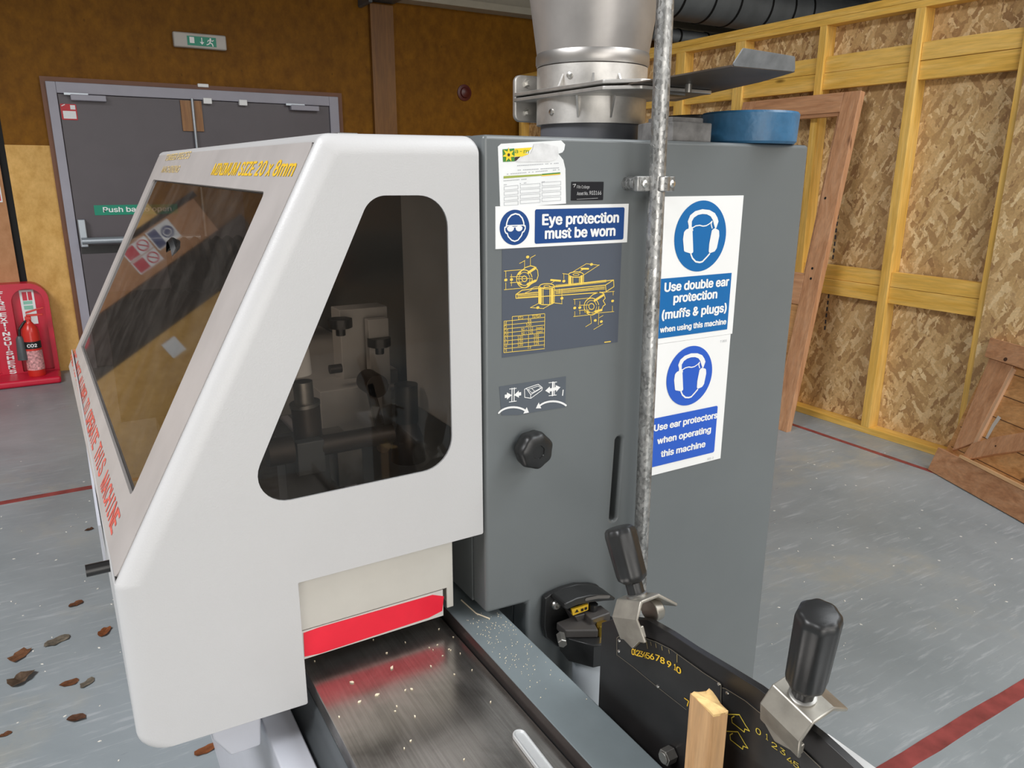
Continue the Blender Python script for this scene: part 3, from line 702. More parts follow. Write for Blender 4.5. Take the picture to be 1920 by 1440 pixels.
# leaves on the floor
def leaf_obj(px_, py_, size, ang, lab, mat, curl=0.35, name='dry_leaf'):
    c = at_z(px_, py_, 0.0); bm = B(); size *= 0.88
    pts = []
    n = 14
    for k in range(n):
        t = 2*PI*k/n; r = size*(0.55+0.45*abs(math.cos(t))**0.7)*(1+random.uniform(-0.18, 0.18))
        pts.append((r*math.cos(t), r*0.8*math.sin(t)))
    cv = bm.verts.new((0, 0, 0.004)); ring = []
    for x, y in pts:
        z = 0.003+abs(y)*curl*random.uniform(0.5, 1.2)+abs(x)*0.12
        ring.append(bm.verts.new((x*math.cos(ang)-y*math.sin(ang), x*math.sin(ang)+y*math.cos(ang), z)))
    for k in range(n): bm.faces.new([cv, ring[k], ring[(k+1) % n]])
    g = bmesh.ops.solidify(bm, geom=bm.faces[:], thickness=0.0012)
    mz = min(v.co.z for v in bm.verts)
    for v in bm.verts: v.co += Vector((c.x, c.y, 0.0002-mz))
    return tag(settle(obj(name, bm, mat)), lab, 'leaf', 'dry leaves on the floor')
leaf_obj(143, 1133, 0.030, 0.3, 'small brown leaf on the floor, farthest up beside the hood edge', M_LEAF)
leaf_obj(196, 1185, 0.034, 1.2, 'orange brown leaf on the floor touching the hood edge', paint('orange leaf', (0.33, 0.11, 0.035), 0.75, 0.3, 60))
leaf_obj(108, 1202, 0.045, 0.5, 'grey faded leaf on the floor between two brown ones', M_LEAFG, 0.2)
leaf_obj(37, 1230, 0.046, 0.9, 'largest pointed brown leaf on the floor near left edge', paint('tan leaf', (0.27, 0.12, 0.055), 0.75, 0.35, 60), 0.2)
leaf_obj(40, 1276, 0.048, 0.8, 'curled grey brown leaf just below the largest leaf', paint('curled leaf', (0.17, 0.11, 0.07), 0.75, 0.4, 60), 0.6)
leaf_obj(131, 1281, 0.030, -0.1, 'flat narrow brown leaf, left of a pair on the floor', M_LEAF, 0.15)
leaf_obj(164, 1281, 0.028, 0.7, 'grey brown narrow leaf, right of a pair on the floor', M_LEAFG, 0.25)
leaf_obj(144, 1348, 0.032, -0.3, 'dark brown shrivelled leaf on floor nearest the hood foot', paint('dark leaf', (0.14, 0.06, 0.03), 0.75, 0.4, 60), 0.5)
leaf_obj(9, 1378, 0.018, 0.2, 'tiny red brown leaf scrap at the left picture edge', M_LEAF)
leaf_obj(385, 1407, 0.03, 0.2, 'orange brown leaf on the floor beneath the hood', paint('orange leaf', (0.33, 0.11, 0.035)), 0.3)
leaf_obj(168, 993, 0.022, 0.2, 'small dark leaf scrap beside red hood lettering', paint('dark leaf', (0.14, 0.06, 0.03)), 0.5)

# ================================================================== THE MACHINE
MC = thing('planer_moulder', (0.65, 1.8, 0), 'large grey and white woodworking moulder with smoked hood windows', 'machine')
YF = 1.0
FF = Frame((0, YF, 0), (1, 0, 0), (0, 0, 1))     # end face, N towards the viewer
# ---- hood end cap
P0 = [(0.004, 0.776), (0.237, 0.768), (0.237, 0.975), (0.544, 0.976), (0.541, 1.603), (0.312, 1.601), (0.004, 1.032)]
offs = [0.003, 0.002, 0.002, 0.003, 0.028, 0.03, 0.034]
rad = [0.03, 0.003, 0.002, 0.003, 0.018, 0.022, 0.022]
RY = 0.019; NK = 7
win = fillet([FF.px(*p) for p in ((694, 366.5), (839, 366), (849, 873), (452, 958))], [0.036, 0.045, 0.05, 0.042], 10)
bm = B(); rings = []
for k in range(NK):
    th = PI/2*k/(NK-1)
    P = inset(P0, [o*(1-math.sin(th)) for o in offs])
    rr = [max(0.002, r-(0.02*(1-math.sin(th)) if r > 0.01 else 0)) for r in rad]
    rings.append((fillet(P, rr, 6), YF+RY*(1-math.cos(th))))
L0 = fill(bm, [rings[0][0], ccw(win)], FF, 0.0)
prev = L0[0]
for P, y in rings[1:]:
    cur = [bm.verts.new((u, y, v)) for u, v in P]
    for i in range(len(cur)):
        j = (i+1) % len(cur); bm.faces.new([prev[i], prev[j], cur[j], cur[i]])
    prev = cur
# window reveal
wv = L0[1]; wb = [bm.verts.new((v.co.x, YF+0.004, v.co.z)) for v in wv]
for i in range(len(wv)):
    j = (i+1) % len(wv); bm.faces.new([wv[i], wv[j], wb[j], wb[i]])
# long walls: front skirt and top only (7 points per corner: corner c has indices 7c..7c+6)
def far(v): return bm.verts.new((v.co.x-(0.010 if v.co.z < 1.04 and v.co.x < 0.1 else -0.006), 2.69 if v.co.z > 1.1 else 2.6, v.co.z+(0.013 if v.co.z > 1.4 else 0)))
fv = {}
N = len(prev)
for i in range(N):
    j = (i+1) % N; ci = i//7
    seg_ok = (ci in (4,)) or (ci == 5 and i % 7 < 6) or (ci == 6 and i % 7 >= 2) or (ci == 0 and i % 7 < 6)
    if not seg_ok: continue
    for q in (i, j):
        if q not in fv: fv[q] = far(prev[q])
    bm.faces.new([prev[i], prev[j], fv[j], fv[i]])
bmesh.ops.remove_doubles(bm, verts=bm.verts, dist=1e-6)
hood = obj('hood', bm, M_HOOD, MC, smooth=True, auto=35)
sol = hood.modifiers.new('sheet', 'SOLIDIFY'); sol.thickness = 0.0025; sol.offset = -1
wn_ = hood.modifiers.new('normals', 'WEIGHTED_NORMAL'); wn_.keep_sharp = True; wn_.weight = 80
obj('side_window', sheet(FF, win, -0.0035, -0.0075), M_GLS, hood)

# ---- sloped front panel
FP = Frame((0.004, 0, 1.032), (0, -1, 0), (0.308, 0, 0.568))
top = 0.646
pout = [(-2.56, -0.045), (-1.0205, 0.008), (-1.0205, top-0.012), (-2.69, top+0.004)]
wq = [FP.px(*p) for p in ((247, 931), (498, 360), (288, 337), (152, 648))]
pwin = fillet(ccw(wq), [0.012]*4, 5)
pan = obj('hood_panel', slab(B(), FP, fillet(ccw(pout), 0.012, 4), -0.004, 0.0012, holes=[pwin]), M_PANEL, hood)
fw = obj('front_window', slab(B(), FP, fillet(inset(ccw(wq), [-0.012]*4), 0.012, 4), -0.0075, -0.0042), M_GLF, hood)
obj('window_seal', slab(B(), FP, fillet(inset(ccw(wq), [-0.004]*4), 0.012, 4), -0.0085, -0.0041, holes=[fillet(inset(ccw(wq), [0.0015]*4), 0.011, 4)]), M_BLACK, hood)
def lettering_px(bm, fr, text, bl, tl, r, d, bold=0.0):
    u0, v0 = fr.px(*bl); _, v1 = fr.px(*tl); u1, _ = fr.px(*r); letters(bm, fr, text, u0, v0, u1, v1, d, bold)
bm = B()
u0 = FP.px(398, 326)[0]; u1 = FP.px(549, 331)[0]; v0 = FP.px(548, 331)[1]; v1 = FP.px(553, 302)[1]
letters(bm, FP, 'MINIMUM SIZE 20 x 8mm', u0, v0, u1, v1+0.001, 0.0017, 0.025)
obj('size_lettering', bm, M_YEL, pan)
bm = B()
a = FP.px(311, 299); b = FP.px(362, 282); c = FP.px(361, 297)
letters(bm, FP, 'TIMBER PIECES', a[0], c[1], b[0], c[1]+0.019, 0.0017, 0.02)
a = FP.px(304, 322); b = FP.px(341, 310); c = FP.px(338, 324)
letters(bm, FP, 'MACHINING', a[0], c[1], b[0], c[1]+0.019, 0.0017, 0.02)
obj('faded_lettering', bm, M_YELF, pan)
bm = B()
def rl(text, p_start_bot, p_end_bot, h=0.030):
    a = FP.px(*p_start_bot); b = FP.px(*p_end_bot); n = len(text); me_w = None
    k = 0
    step = (b[0]-a[0])/n
    for i, ch in enumerate(text):
        if ch == ' ': continue
        u = a[0]+step*i; vv = a[1]+(b[1]-a[1])*i/n
        w = step*(0.34 if ch == 'I' else 0.86); letters(bm, FP, ch, u+(step-w)/2, vv, u+(step+w)/2, vv+h, 0.0017, 0.02)
rl('MACHINE', (190, 911), (212, 1003)); rl('ALLOWED TO OPERATE THIS', (146, 722), (188, 896)); rl('ARE NOT', (133, 668), (145, 717))
obj('warning_lettering', bm, M_REDP, pan)
bm = B()
for p, q, w in (((196, 610), (152, 655), 0.0012),): stroke(bm, FP, [FP.px(*p), FP.px(*q)], w, 0.0016)
bm.free()
bm = B(); tube(bm, (0.006, 1.10, 1.022), (-0.026, 1.10, 1.022), 0.0085, n=20)
lp = obj('latch_pin', bm, M_BLACKP, MC, smooth=True)
bm = B(); box(bm, (0.0, 1.3, 0.93), (-0.004, 2.3, 1.0)); obj('hood_lip', bm, M_LAV, MC)
bm = B(); box(bm, (0.40, 1.25, 1.604), (0.49, 1.5, 1.611)); box(bm, (0.425, 1.28, 1.611), (0.46, 1.4, 1.616)); obj('top_hinge', bm, M_STEELD, MC, bevel=0.002)

# ---- column
cx0, cx1, cz1 = 0.546, 1.248, 1.605
cpoly = [(0.628, 0.0), (cx1, 0.0), (cx1, cz1), (cx0, cz1), (cx0, 0.826), (0.628, 0.821)]
slot_c = [FF.px(1158, 817), FF.px(1155, 980)]
su = 0.8170; sw = 0.0068; s0 = 0.935; s1 = 1.097
slot = ell((su+0.003, s1-sw), sw, sw, 12, 0, PI) + ell((su-0.003, s0+sw), sw, sw, 12, PI, 2*PI)
bm = B()
sl = ell((su-0.003, s0+sw), sw, sw, 8, PI, 1.5*PI); sl_ = ell((su+0.003, s1-sw), sw, sw, 8, 0.5*PI, PI)
left_half = [(0.628, 0.0), (su, 0.0), (su-0.003, s0)] + sl[::-1] + sl_[::-1] + [(su+0.003, s1), (su, cz1), (cx0, cz1), (cx0, 0.826), (0.628, 0.821)]
sr = ell((su-0.003, s0+sw), sw, sw, 8, 1.5*PI, 2*PI); sr_ = ell((su+0.003, s1-sw), sw, sw, 8, 0, 0.5*PI)
right_half = [(su, 0.0), (cx1, 0.0), (cx1, cz1), (su, cz1), (su+0.003, s1)] + sr_[::-1] + sr[::-1] + [(su-0.003, s0)]
vm = {}
def cvert(u, v, d):
    k = (round(u, 6), round(v, 6), d)
    if k not in vm: vm[k] = bm.verts.new(FF.p(u, v, d))
    return vm[k]
def dedup(P):
    out = []
    for p in P:
        if not out or (abs(p[0]-out[-1][0])+abs(p[1]-out[-1][1])) > 1e-5: out.append(p)
    return out
edges_seen = {}
for P in (dedup(left_half), dedup(right_half)):
    for d in (0.0, -0.05): bm.faces.new([cvert(u, v, d) for u, v in P])
    for i in range(len(P)):
        a_, b_ = P[i], P[(i+1) % len(P)]
        k = tuple(sorted(((round(a_[0], 6), round(a_[1], 6)), (round(b_[0], 6), round(b_[1], 6)))))
        edges_seen.setdefault(k, []).append((a_, b_))
for k, L in edges_seen.items():
    if len(L) == 1:
        a_, b_ = L[0]; bm.faces.new([cvert(*a_, 0.0), cvert(*b_, 0.0), cvert(*b_, -0.05), cvert(*a_, -0.05)])
colm = obj('column_front', bm, M_COL, MC, bevel=0.007, seg=3)
FBk = Frame((0, YF+0.0505, 0), (1, 0, 0), (0, 0, 1))
obj('column_body', slab(B(), FBk, cpoly, -1.6, 0.0), M_COL, MC)
obj('slot_shade', sheet(FF, rect(0.79, 0.92, 0.85, 1.11), -0.0495, -0.0502), M_VOID, MC)  # near-black sheet stands in for the shade inside the slot
# ---- stickers on the column
D0 = 0.0006; D1 = 0.0010; D2 = 0.0014; D3 = 0.0018
z7 = Z(900, 250, 6.0, FF)
card = obj('service_card', sheet(FF, z7((200, 150), (235, 118), (400, 108), (910, 80), (955, 125), (945, 185), (925, 215), (880, 230), (935, 300), (958, 400), (965, 790), (600, 815), (225, 820)), D0), M_PAPER, MC)
bm = B(); poly(bm, FF, z7((250, 180), (382, 170), (385, 315), (256, 322)), D1); obj('green_square', bm, M_GREENP, card)
bm = B(); c = z7((317, 242))
pet = []
for k in range(14):
    r = 0.0105 if k % 2 == 0 else 0.0048; pet.append((c[0]+r*1.05*math.cos(PI/2+k*PI/7), c[1]+r*math.sin(PI/2+k*PI/7)))
poly(bm, FF, pet, D2); poly(bm, FF, z7((385, 172), (585, 158), (560, 190), (500, 225), (550, 232), (470, 262), (385, 262)), D1); obj('yellow_flower', bm, paint('yellow logo ink', (0.85, 0.62, 0.02), 0.5, 0.03), card)
bm = B(); poly(bm, FF, ell(c, 0.0022, 0.0022, 14), D3); poly(bm, FF, z7((385, 268), (450, 262), (400, 310), (385, 312)), D2); obj('dark_print', bm, paint('dark brown ink', (0.03, 0.015, 0.01), 0.6), card)
bm = B(); a = z7((388, 222)); b = z7((545, 175)); letters(bm, FF, 'a-m', a[0], a[1], b[0], a[1]+0.006, D2, 0.0); obj('logo_lettering', bm, M_GREENP, card)
bm = B(); poly(bm, FF, z7((600, 118), (700, 112), (870, 150), (880, 225), (860, 290), (780, 318), (420, 322), (400, 312), (470, 262), (560, 230), (590, 170)), D2); obj('torn_patch', bm, M_TORN, card)
bm = B(); poly(bm, FF, z7((262, 482), (690, 458), (688, 476), (262, 508)), D1); obj('green_rule', bm, M_OLIVE, card)
bm = B(); poly(bm, FF, z7((692, 456), (900, 438), (900, 452), (692, 470)), D1); obj('olive_rule', bm, M_GREENP, card); 
bm = B(); poly(bm, FF, z7((690, 470), (900, 453), (900, 464), (690, 482)), D1); obj('yellow_rule', bm, M_YEL, card)
bm = B()
for (xa, xb, tops, slope) in ((268, 425, (600, 658, 718, 775), -0.10), (450, 672, (578, 635, 694, 752), -0.07), (694, 905, (552, 610, 668, 727), -0.06)):
    for t in tops:
        hh = 40; q = [(xa, t), (xb, t+slope*(xb-xa)), (xb, t+hh+slope*(xb-xa)), (xa, t+hh)]
        if t > 770: q[2] = (xb, 805); q[3] = (xa, 812)
        stroke(bm, FF, z7(*q), 0.0005, D1, closed=True, joints=False)
for p, q, n in (((300, 460), (895, 408), 30), ((420, 415), (890, 388), 24), ((415, 365), (885, 335), 24), ((262, 535), (525, 515), 16), ((445, 565), (520, 556), 5), ((690, 548), (740, 542), 4), ((265, 580), (300, 577), 3)):
    a = z7(p); b = z7(q)
    for k in range(n):
        u = a[0]+(b[0]-a[0])*k/n; vv = a[1]+(b[1]-a[1])*k/n
        if random.random() < 0.85: poly(bm, FF, rect(u, vv-0.0004, u+(b[0]-a[0])/n*0.7, vv+0.0006), D1)
obj('form_lines', bm, M_GREY, card)
# asset plate
ap = obj('asset_plate', sheet(FF, rect(0.7015, 1.5105, 0.7645, 1.539, 0.001), D0), paint('black asset plate', (0.012, 0.012, 0.015), 0.3), MC)
bm = B(); a = z7((1085, 620)); b = z7((1228, 600)); letters(bm, FF, 'Fife College', a[0], a[1], b[0], a[1]+0.0045, D1)
a = z7((1085, 695)); b = z7((1212, 690)); letters(bm, FF, 'Asset No.', a[0], a[1], b[0], a[1]+0.005, D1, 0.01)
a = z7((1225, 692)); b = z7((1358, 690)); letters(bm, FF, '903166', a[0], a[1], b[0], a[1]+0.006, D1, 0.01)
stroke(bm, FF, z7((1040, 575), (1072, 572), (1052, 605)), 0.001, D1); stroke(bm, FF, z7((1085, 742), (1320, 728)), 0.0005, D1)
obj('lettering', bm, paint('silver print', (0.45, 0.45, 0.45), 0.4), ap)
# eye protection
eye = obj('eye_protection_sign', sheet(FF, rect(0.5655, 1.4415, 0.8170, 1.5040), 0.0012), M_WHITE, MC)
E1, E2, E3 = 0.0016, 0.0020, 0.0024
bm = B(); ec = (0.5985, 1.4725); er = 0.0262; poly(bm, FF, ell(ec, er, er, 64), E1); poly(bm, FF, rect(0.6345, 1.4465, 0.8085, 1.4985, 0.003), E1); eb = obj('blue_field', bm, M_BLUE1, eye)
bm = B(); a = z7((697, 1025)); b = z7((1548, 1000)); letters(bm, FF, 'Eye protection', a[0], a[1]-0.0005, b[0], a[1]+0.0150, E2, 0.035)
a = z7((727, 1180)); b = z7((1508, 1150)); letters(bm, FF, 'must be worn', a[0], a[1]-0.0005, b[0], a[1]+0.0150, E2, 0.035)
obj('lettering', bm, M_WHITE, eb)
bm = B()
sc = er/200.0
e = lambda *pts: [(ec[0]+(x-386)*er/163, ec[1]-(y-1055)*er/200) for x, y in pts]
stroke(bm, FF, e((292, 1045), (297, 1000), (312, 955), (345, 915), (390, 900), (432, 912), (465, 950), (482, 1000), (486, 1040)), 0.0022, E2)
stroke(bm, FF, e((292, 1045), (275, 1050), (275, 1085), (288, 1115), (302, 1118), (312, 1155), (350, 1198), (384, 1212), (420, 1200), (458, 1150), (470, 1112), (485, 1105), (500, 1070), (498, 1040), (486, 1040)), 0.0020, E2)
for cxx in (338, 432): poly(bm, FF, e(*[(cxx+38*math.cos(t)*1.0, 1062+ (38 if math.sin(t) > 0 else 24)*math.sin(t)) for t in [2*PI*k/24 for k in range(24)]]), E2)
stroke(bm, FF, e((292, 1032), (480, 1032)), 0.0016, E2); stroke(bm, FF, e((372, 1050), (400, 1050)), 0.0012, E2)
obj('pictogram', bm, M_WHITE, eb)
# ear protection signs
def muffs(bm, T, D):
    """T maps the first sign's closeup shape to u,v"""
    band_o = [(518, 360), (540, 305), (585, 268), (650, 250), (715, 258), (762, 285), (785, 325), (795, 360), (775, 420), (765, 425), (752, 380), (745, 350), (725, 315), (690, 296), (650, 293), (610, 302), (575, 325), (555, 360), (553, 420), (525, 425), (527, 400)]
    poly(bm, FF, T(*band_o), D)
    poly(bm, FF, fillet(T((505, 432), (560, 412), (568, 640), (548, 650), (485, 630), (476, 520), (485, 455)), 0.004, 4), D)
    poly(bm, FF, fillet(T((735, 440), (760, 420), (800, 440), (802, 490), (780, 600), (760, 630), (705, 650), (712, 560)), 0.004, 4), D)
    stroke(bm, FF, T((546, 652), (560, 690), (590, 722), (625, 728), (650, 722), (690, 680), (714, 652)), 0.0030, D)
    stroke(bm, FF, T((560, 418), (590, 400), (625, 395), (655, 403), (685, 398), (715, 380), (737, 358)), 0.0020, D)
    stroke(bm, FF, T((737, 358), (728, 385), (737, 420)), 0.0022, D); stroke(bm, FF, T((555, 415), (562, 440)), 0.0025, D)
zE = Z(1180, 340, 4.8, FF)
s1_ = obj('ear_protection_sign', sheet(FF, rect(0.879, 1.259, 1.0825, 1.5145), 0.0012), M_WHITE, MC)
bm = B(); poly(bm, FF, ell((0.983, 1.4450), 0.0620, 0.0620, 72), E1); poly(bm, FF, rect(0.884, 1.2690, 1.0675, 1.3755), E1); eb = obj('blue_field', bm, M_BLUE2, s1_)
bm = B(); muffs(bm, zE, E2); obj('pictogram', bm, M_WHITE, eb)
bm = B()
def ln(text, l, r, cap, fr_z, bold=0.035):
    a = fr_z(l); b = fr_z(r); letters(bm, FF, text, a[0], a[1], b[0], a[1]+cap, E2, bold)
ln('Use double ear', (310, 992), (884, 940), 0.0152, zE); ln('protection', (392, 1090), (778, 1060), 0.0152, zE); ln('(muffs & plugs)', (287, 1240), (862, 1180), 0.0152, zE); ln('when using this machine', (270, 1360), (860, 1300), 0.0098, zE)
obj('lettering', bm, M_WHITE, eb)
zE2 = Z(1180, 620, 4.8, FF)
s2_ = obj('ear_protector_sign', sheet(FF, rect(0.879, 1.0065, 1.0785, 1.2585), 0.0011), M_WHITE, MC)
c2 = (0.9795, 1.1895); r2 = 0.0570
bm = B(); poly(bm, FF, ell(c2, r2, r2, 72), E1); poly(bm, FF, rect(0.884, 1.0235, 1.0590, 1.1195, 0.004), E1); eb = obj('blue_field', bm, M_BLUE3, s2_)
k2 = r2/0.0620
bm = B(); muffs(bm, lambda *p: [(c2[0]+(u-0.983)*k2, c2[1]+(v-1.4450)*k2) for u, v in zE(*p)], E2); obj('pictogram', bm, M_WHITE, eb)
bm = B(); ln('Use ear protectors', (217, 903), (780, 800), 0.0120, zE2); ln('when operating', (246, 1018), (722, 930), 0.0120, zE2); ln('this machine', (278, 1135), (672, 1060), 0.0120, zE2)
obj('lettering', bm, M_WHITE, eb)
bm = B(); ln('T 003', (810, 105), (868, 95), 0.004, zE2, 0); ln('001-2', (695, 1162), (750, 1148), 0.004, zE2, 0); obj('reference_lettering', bm, M_GREY, s2_)
# cutter diagram
dg = obj('cutter_diagram_sticker', sheet(FF, rect(0.5770, 1.2725, 0.8065, 1.4405), D0), M_DIAG, MC)
z8 = Z(920, 460, 6.857, FF)
bm = B(); S = lambda w, *p, **k: stroke(bm, FF, z8(*p), w, D1, **k)
w1, w2 = 0.0009, 0.0014
def zl_ell(cx, cy, rx, ry, w, a0=0, a1=2*PI, n=28): stroke(bm, FF, z8(*ell((cx, cy), rx, ry, n, a0, a1)), w, D1)
S(w1, (365, 232), (435, 195)); S(w1, (505, 160), (570, 125)); S(w1, (430, 195), (430, 290)); S(w1, (505, 160), (505, 260))
zl_ell(428, 430, 100, 115, w2); zl_ell(428, 430, 32, 36, w2); zl_ell(428, 430, 72, 84, w1)
S(w2, (345, 370), (440, 285), (510, 262), (560, 275), (598, 320), (605, 390), (585, 450), (440, 545)); S(0.004, (480, 350), (570, 290)); S(0.004, (470, 500), (570, 455)); S(0.003, (350, 370), (375, 350)); S(0.003, (355, 480), (385, 500))
S(w1, (170, 330), (420, 310)); S(w1, (170, 570), (430, 545)); S(w1, (190, 330), (190, 410)); S(w1, (190, 480), (190, 570)); S(w1, (245, 403), (400, 400)); S(w1, (245, 480), (400, 470)); S(w1, (262, 370), (262, 415)); S(w1, (262, 465), (262, 520)); S(w1, (330, 430), (530, 425))
for cx_, cy_ in ((190, 445), (262, 440), (1562, 715), (1075, 805), (1140, 800), (470, 150), (600, 800), (1290, 245), (935, 460), (910, 680), (1340, 965), (1418, 980)): S(0.0042, (cx_-6, cy_), (cx_+6, cy_-2))
# plank and cutter blocks
S(w2, (320, 630), (400, 575), (1575, 445), (1580, 530), (1470, 600), (320, 680), closed=True)
S(w2, (320, 630), (620, 600)); S(w2, (820, 575), (1470, 510), (1575, 445)); S(w2, (1470, 510), (1480, 600))
for dy in (0, 14, 30): S(w1, (340, 640+dy), (600, 622+dy)); S(w1, (830, 590+dy), (1000, 575+dy), (1200, 560+dy*0.8), (1460, 530+dy))
for dy in (0, 22): S(w1, (830, 535-dy), (1200, 500-dy), (1480, 468-dy))
S(w1, (480, 570), (560, 535), (620, 532)); S(w1, (440, 610), (520, 575))
zl_ell(718, 525, 95, 34, w2); zl_ell(718, 525, 40, 14, w1); S(0.0052, (635, 560), (635, 735)); S(0.0052, (785, 570), (785, 735)); S(w2, (612, 530), (612, 745), (660, 762), (760, 762), (812, 735), (815, 530)); S(w2, (668, 560), (668, 750)); S(w2, (755, 560), (755, 755))
zl_ell(1092, 375, 95, 34, w2); zl_ell(1092, 375, 40, 14, w1); S(0.0045, (1018, 405), (1018, 495)); S(0.0045, (1162, 400), (1162, 485)); S(w2, (997, 385), (997, 498)); S(w2, (1188, 385), (1188, 485)); S(w2, (1050, 410), (1050, 492)); S(w2, (1135, 408), (1135, 488))
S(w1, (1060, 335), (1225, 235)); S(w1, (1190, 380), (1390, 250)); S(w1, (1225, 235), (1390, 255)); S(0.003, (1160, 300), (1250, 300)); S(w1, (1130, 340), (1200, 300))
S(w1, (920, 362), (1000, 372)); S(w1, (935, 365), (935, 430)); S(w1, (770, 490), (830, 450)); S(0.003, (770, 445), (890, 455)); S(w1, (880, 560), (880, 620)); S(w1, (910, 560), (910, 745)); S(w1, (820, 740), (915, 750))
S(w1, (610, 745), (505, 800)); S(w1, (770, 755), (670, 812)); S(w1, (505, 800), (680, 812))
zl_ell(1290, 785, 95, 108, w2); zl_ell(1290, 785, 34, 38, w2); zl_ell(1290, 785, 66, 78, w1)
S(w2, (1215, 720), (1310, 630), (1400, 600), (1450, 620), (1468, 680), (1440, 710), (1470, 760), (1440, 780), (1420, 830), (1300, 895)); S(0.004, (1330, 710), (1440, 640)); S(0.004, (1340, 850), (1420, 830)); S(0.003, (1210, 850), (1260, 860))
S(w1, (1060, 695), (1280, 675)); S(w1, (1060, 915), (1280, 890)); S(w1, (1075, 695), (1075, 760)); S(w1, (1075, 850), (1075, 915)); S(w1, (1130, 770), (1260, 765)); S(w1, (1130, 835), (1260, 830)); S(w1, (1140, 720), (1140, 770)); S(w1, (1140, 835), (1140, 885))
S(w1, (1380, 610), (1585, 590)); S(w1, (1300, 875), (1580, 850)); S(w1, (1570, 590), (1570, 640)); S(w1, (1560, 780), (1560, 850))
S(w1, (1280, 905), (1290, 1000)); S(w1, (1385, 875), (1380, 1020)); S(w1, (1215, 1045), (1290, 1000)); S(w1, (1320, 1080), (1435, 1010)); S(w1, (1390, 930), (1440, 900))
S(0.0018, (1460, 1245), (1535, 1235))
# table
tl = lambda x, f: (x, 973+f*0 )
def line2(a, b, w=w1): S(w, a, b, joints=False)
ys = [975, 1025, 1075, 1125, 1175, 1228, 1278, 1328, 1378]
for y in ys: line2((165, y), (690, y-52))
line2((272, 915), (690, 877)); line2((272, 915), (272, 1362)); line2((690, 877), (683, 1310)); line2((167, 975), (165, 1378)); line2((482, 895), (480, 940)); line2((480, 1150), (480, 1290))
def t2(text, x, y, wd, hgt=30):
    a = z8((x, y)); b = z8((x+wd, y-wd*0.09)); letters(bm, FF, text, a[0], a[1], b[0], a[1]+0.0044, D1, 0.01)
t2('STD', 345, 952, 66); t2('TERSA', 525, 932, 115); t2('35', 470, 990, 48); t2('100', 450, 1038, 68); t2('90 - 112', 388, 1102, 150); t2('90 - 125', 388, 1152, 150); t2('120', 342, 1202, 66); t2('120', 342, 1250, 66); t2('120', 342, 1298, 66); t2('100', 550, 1182, 64); t2('115', 550, 1232, 64); t2('125', 550, 1280, 64); t2('12', 470, 1328, 44)
t2('d', 180, 1015, 18); t2('D', 180, 1065, 20); t2('D1', 178, 1115, 44); t2('D2', 178, 1165, 44); t2('L1', 180, 1215, 40); t2('L2', 180, 1265, 40); t2('H', 182, 1315, 20); t2('S', 182, 1365, 20); t2('(mm)', 580, 1085, 80); t2('(mm)', 580, 1135, 80)
obj('yellow_drawing', bm, paint('bright yellow print', (0.85, 0.60, 0.10), 0.5, 0.05), dg)
# hood clamp pictogram
z9 = Z(925, 700, 7.2, FF)
pg = obj('clamp_pictogram_sticker', sheet(FF, z9((78, 178), (978, 40), (970, 455), (620, 510), (330, 562), (110, 565)), D0), paint('slate pictogram sticker', (0.10, 0.115, 0.135), 0.35), MC)
bm = B(); S9 = lambda w, *p, **k: stroke(bm, FF, z9(*p), w, D1, **k)
def arrow(p, q, w=0.0055, hw=0.012, hl=0.009):
    a = Vector(z9(p)); b = Vector(z9(q)); t = (b-a).normalized(); n = Vector((-t.y, t.x)); m_ = b-t*hl
    stroke(bm, FF, [tuple(a), tuple(m_)], w, D1, joints=False); poly(bm, FF, [tuple(m_+n*hw/2), tuple(b), tuple(m_-n*hw/2)], D1)
arrow((150, 310), (245, 292)); arrow((370, 272), (275, 292)); S9(0.0016, (248, 200), (245, 380)); S9(0.0016, (278, 195), (275, 375)); S9(0.0012, (215, 210), (305, 200)); S9(0.0012, (210, 385), (305, 372))
arrow((800, 215), (695, 232)); arrow((800, 215), (900, 185)); S9(0.003, (798, 120), (793, 295)); S9(0.0016, (820, 118), (818, 292)); S9(0.0012, (745, 125), (850, 115)); S9(0.0012, (745, 300), (845, 290))
S9(0.0012, (415, 215), (440, 200), (600, 145), (655, 190), (650, 225), (500, 335), (418, 322), closed=True); S9(0.0012, (440, 200), (500, 285), (500, 335)); S9(0.0012, (500, 285), (655, 192)); S9(0.0009, (465, 215), (600, 170), (640, 195), (515, 262), closed=True); S9(0.0009, (510, 200), (550, 235))
def arc_arrow(c, r, a0, a1, flip):
    pts = [(c[0]+r*1.2*math.cos(t), c[1]-r*0.75*math.sin(t)) for t in [a0+(a1-a0)*k/10 for k in range(11)]]
    S9(0.0032, *pts); a = Vector(z9(pts[-2])); b = Vector(z9(pts[-1])); t = (b-a).normalized(); n = Vector((-t.y, t.x))
    poly(bm, FF, [tuple(b+n*0.006), tuple(b+t*0.009), tuple(b-n*0.006)], D1)
arc_arrow((265, 590), 180, PI*0.86, PI*0.24, 1); arc_arrow((800, 510), 180, PI*0.20, PI*0.80, 1)
S9(0.002, (938, 225), (930, 295))
obj('white_print', bm, M_WHITE, pg)
# control knob
kc = Vector((0.641, 1.0, 1.103))
bm = lathe(B(), kc, (0, -1, 0), [(0, 0.015), (0.012, 0.015)], 24); kn0 = obj('knob_spindle', bm, M_STEELD, MC, smooth=True)
kc2 = at_y(1006, 846, 0.965)
kc2 = Vector((kc2.x, 1.0, kc2.z))
bm = lathe(B(), kc2, (0, -1, 0), [(0.008, 0.022), (0.014, 0.029), (0.030, 0.031), (0.038, 0.029), (0.0415, 0.025), (0.0420, 0.0115), (0.0400, 0.0105), (0.0400, 0.002)], 84, lobes=7, amp=0.035)
obj('control_knob', bm, M_BLACK, MC, smooth=True, auto=50)

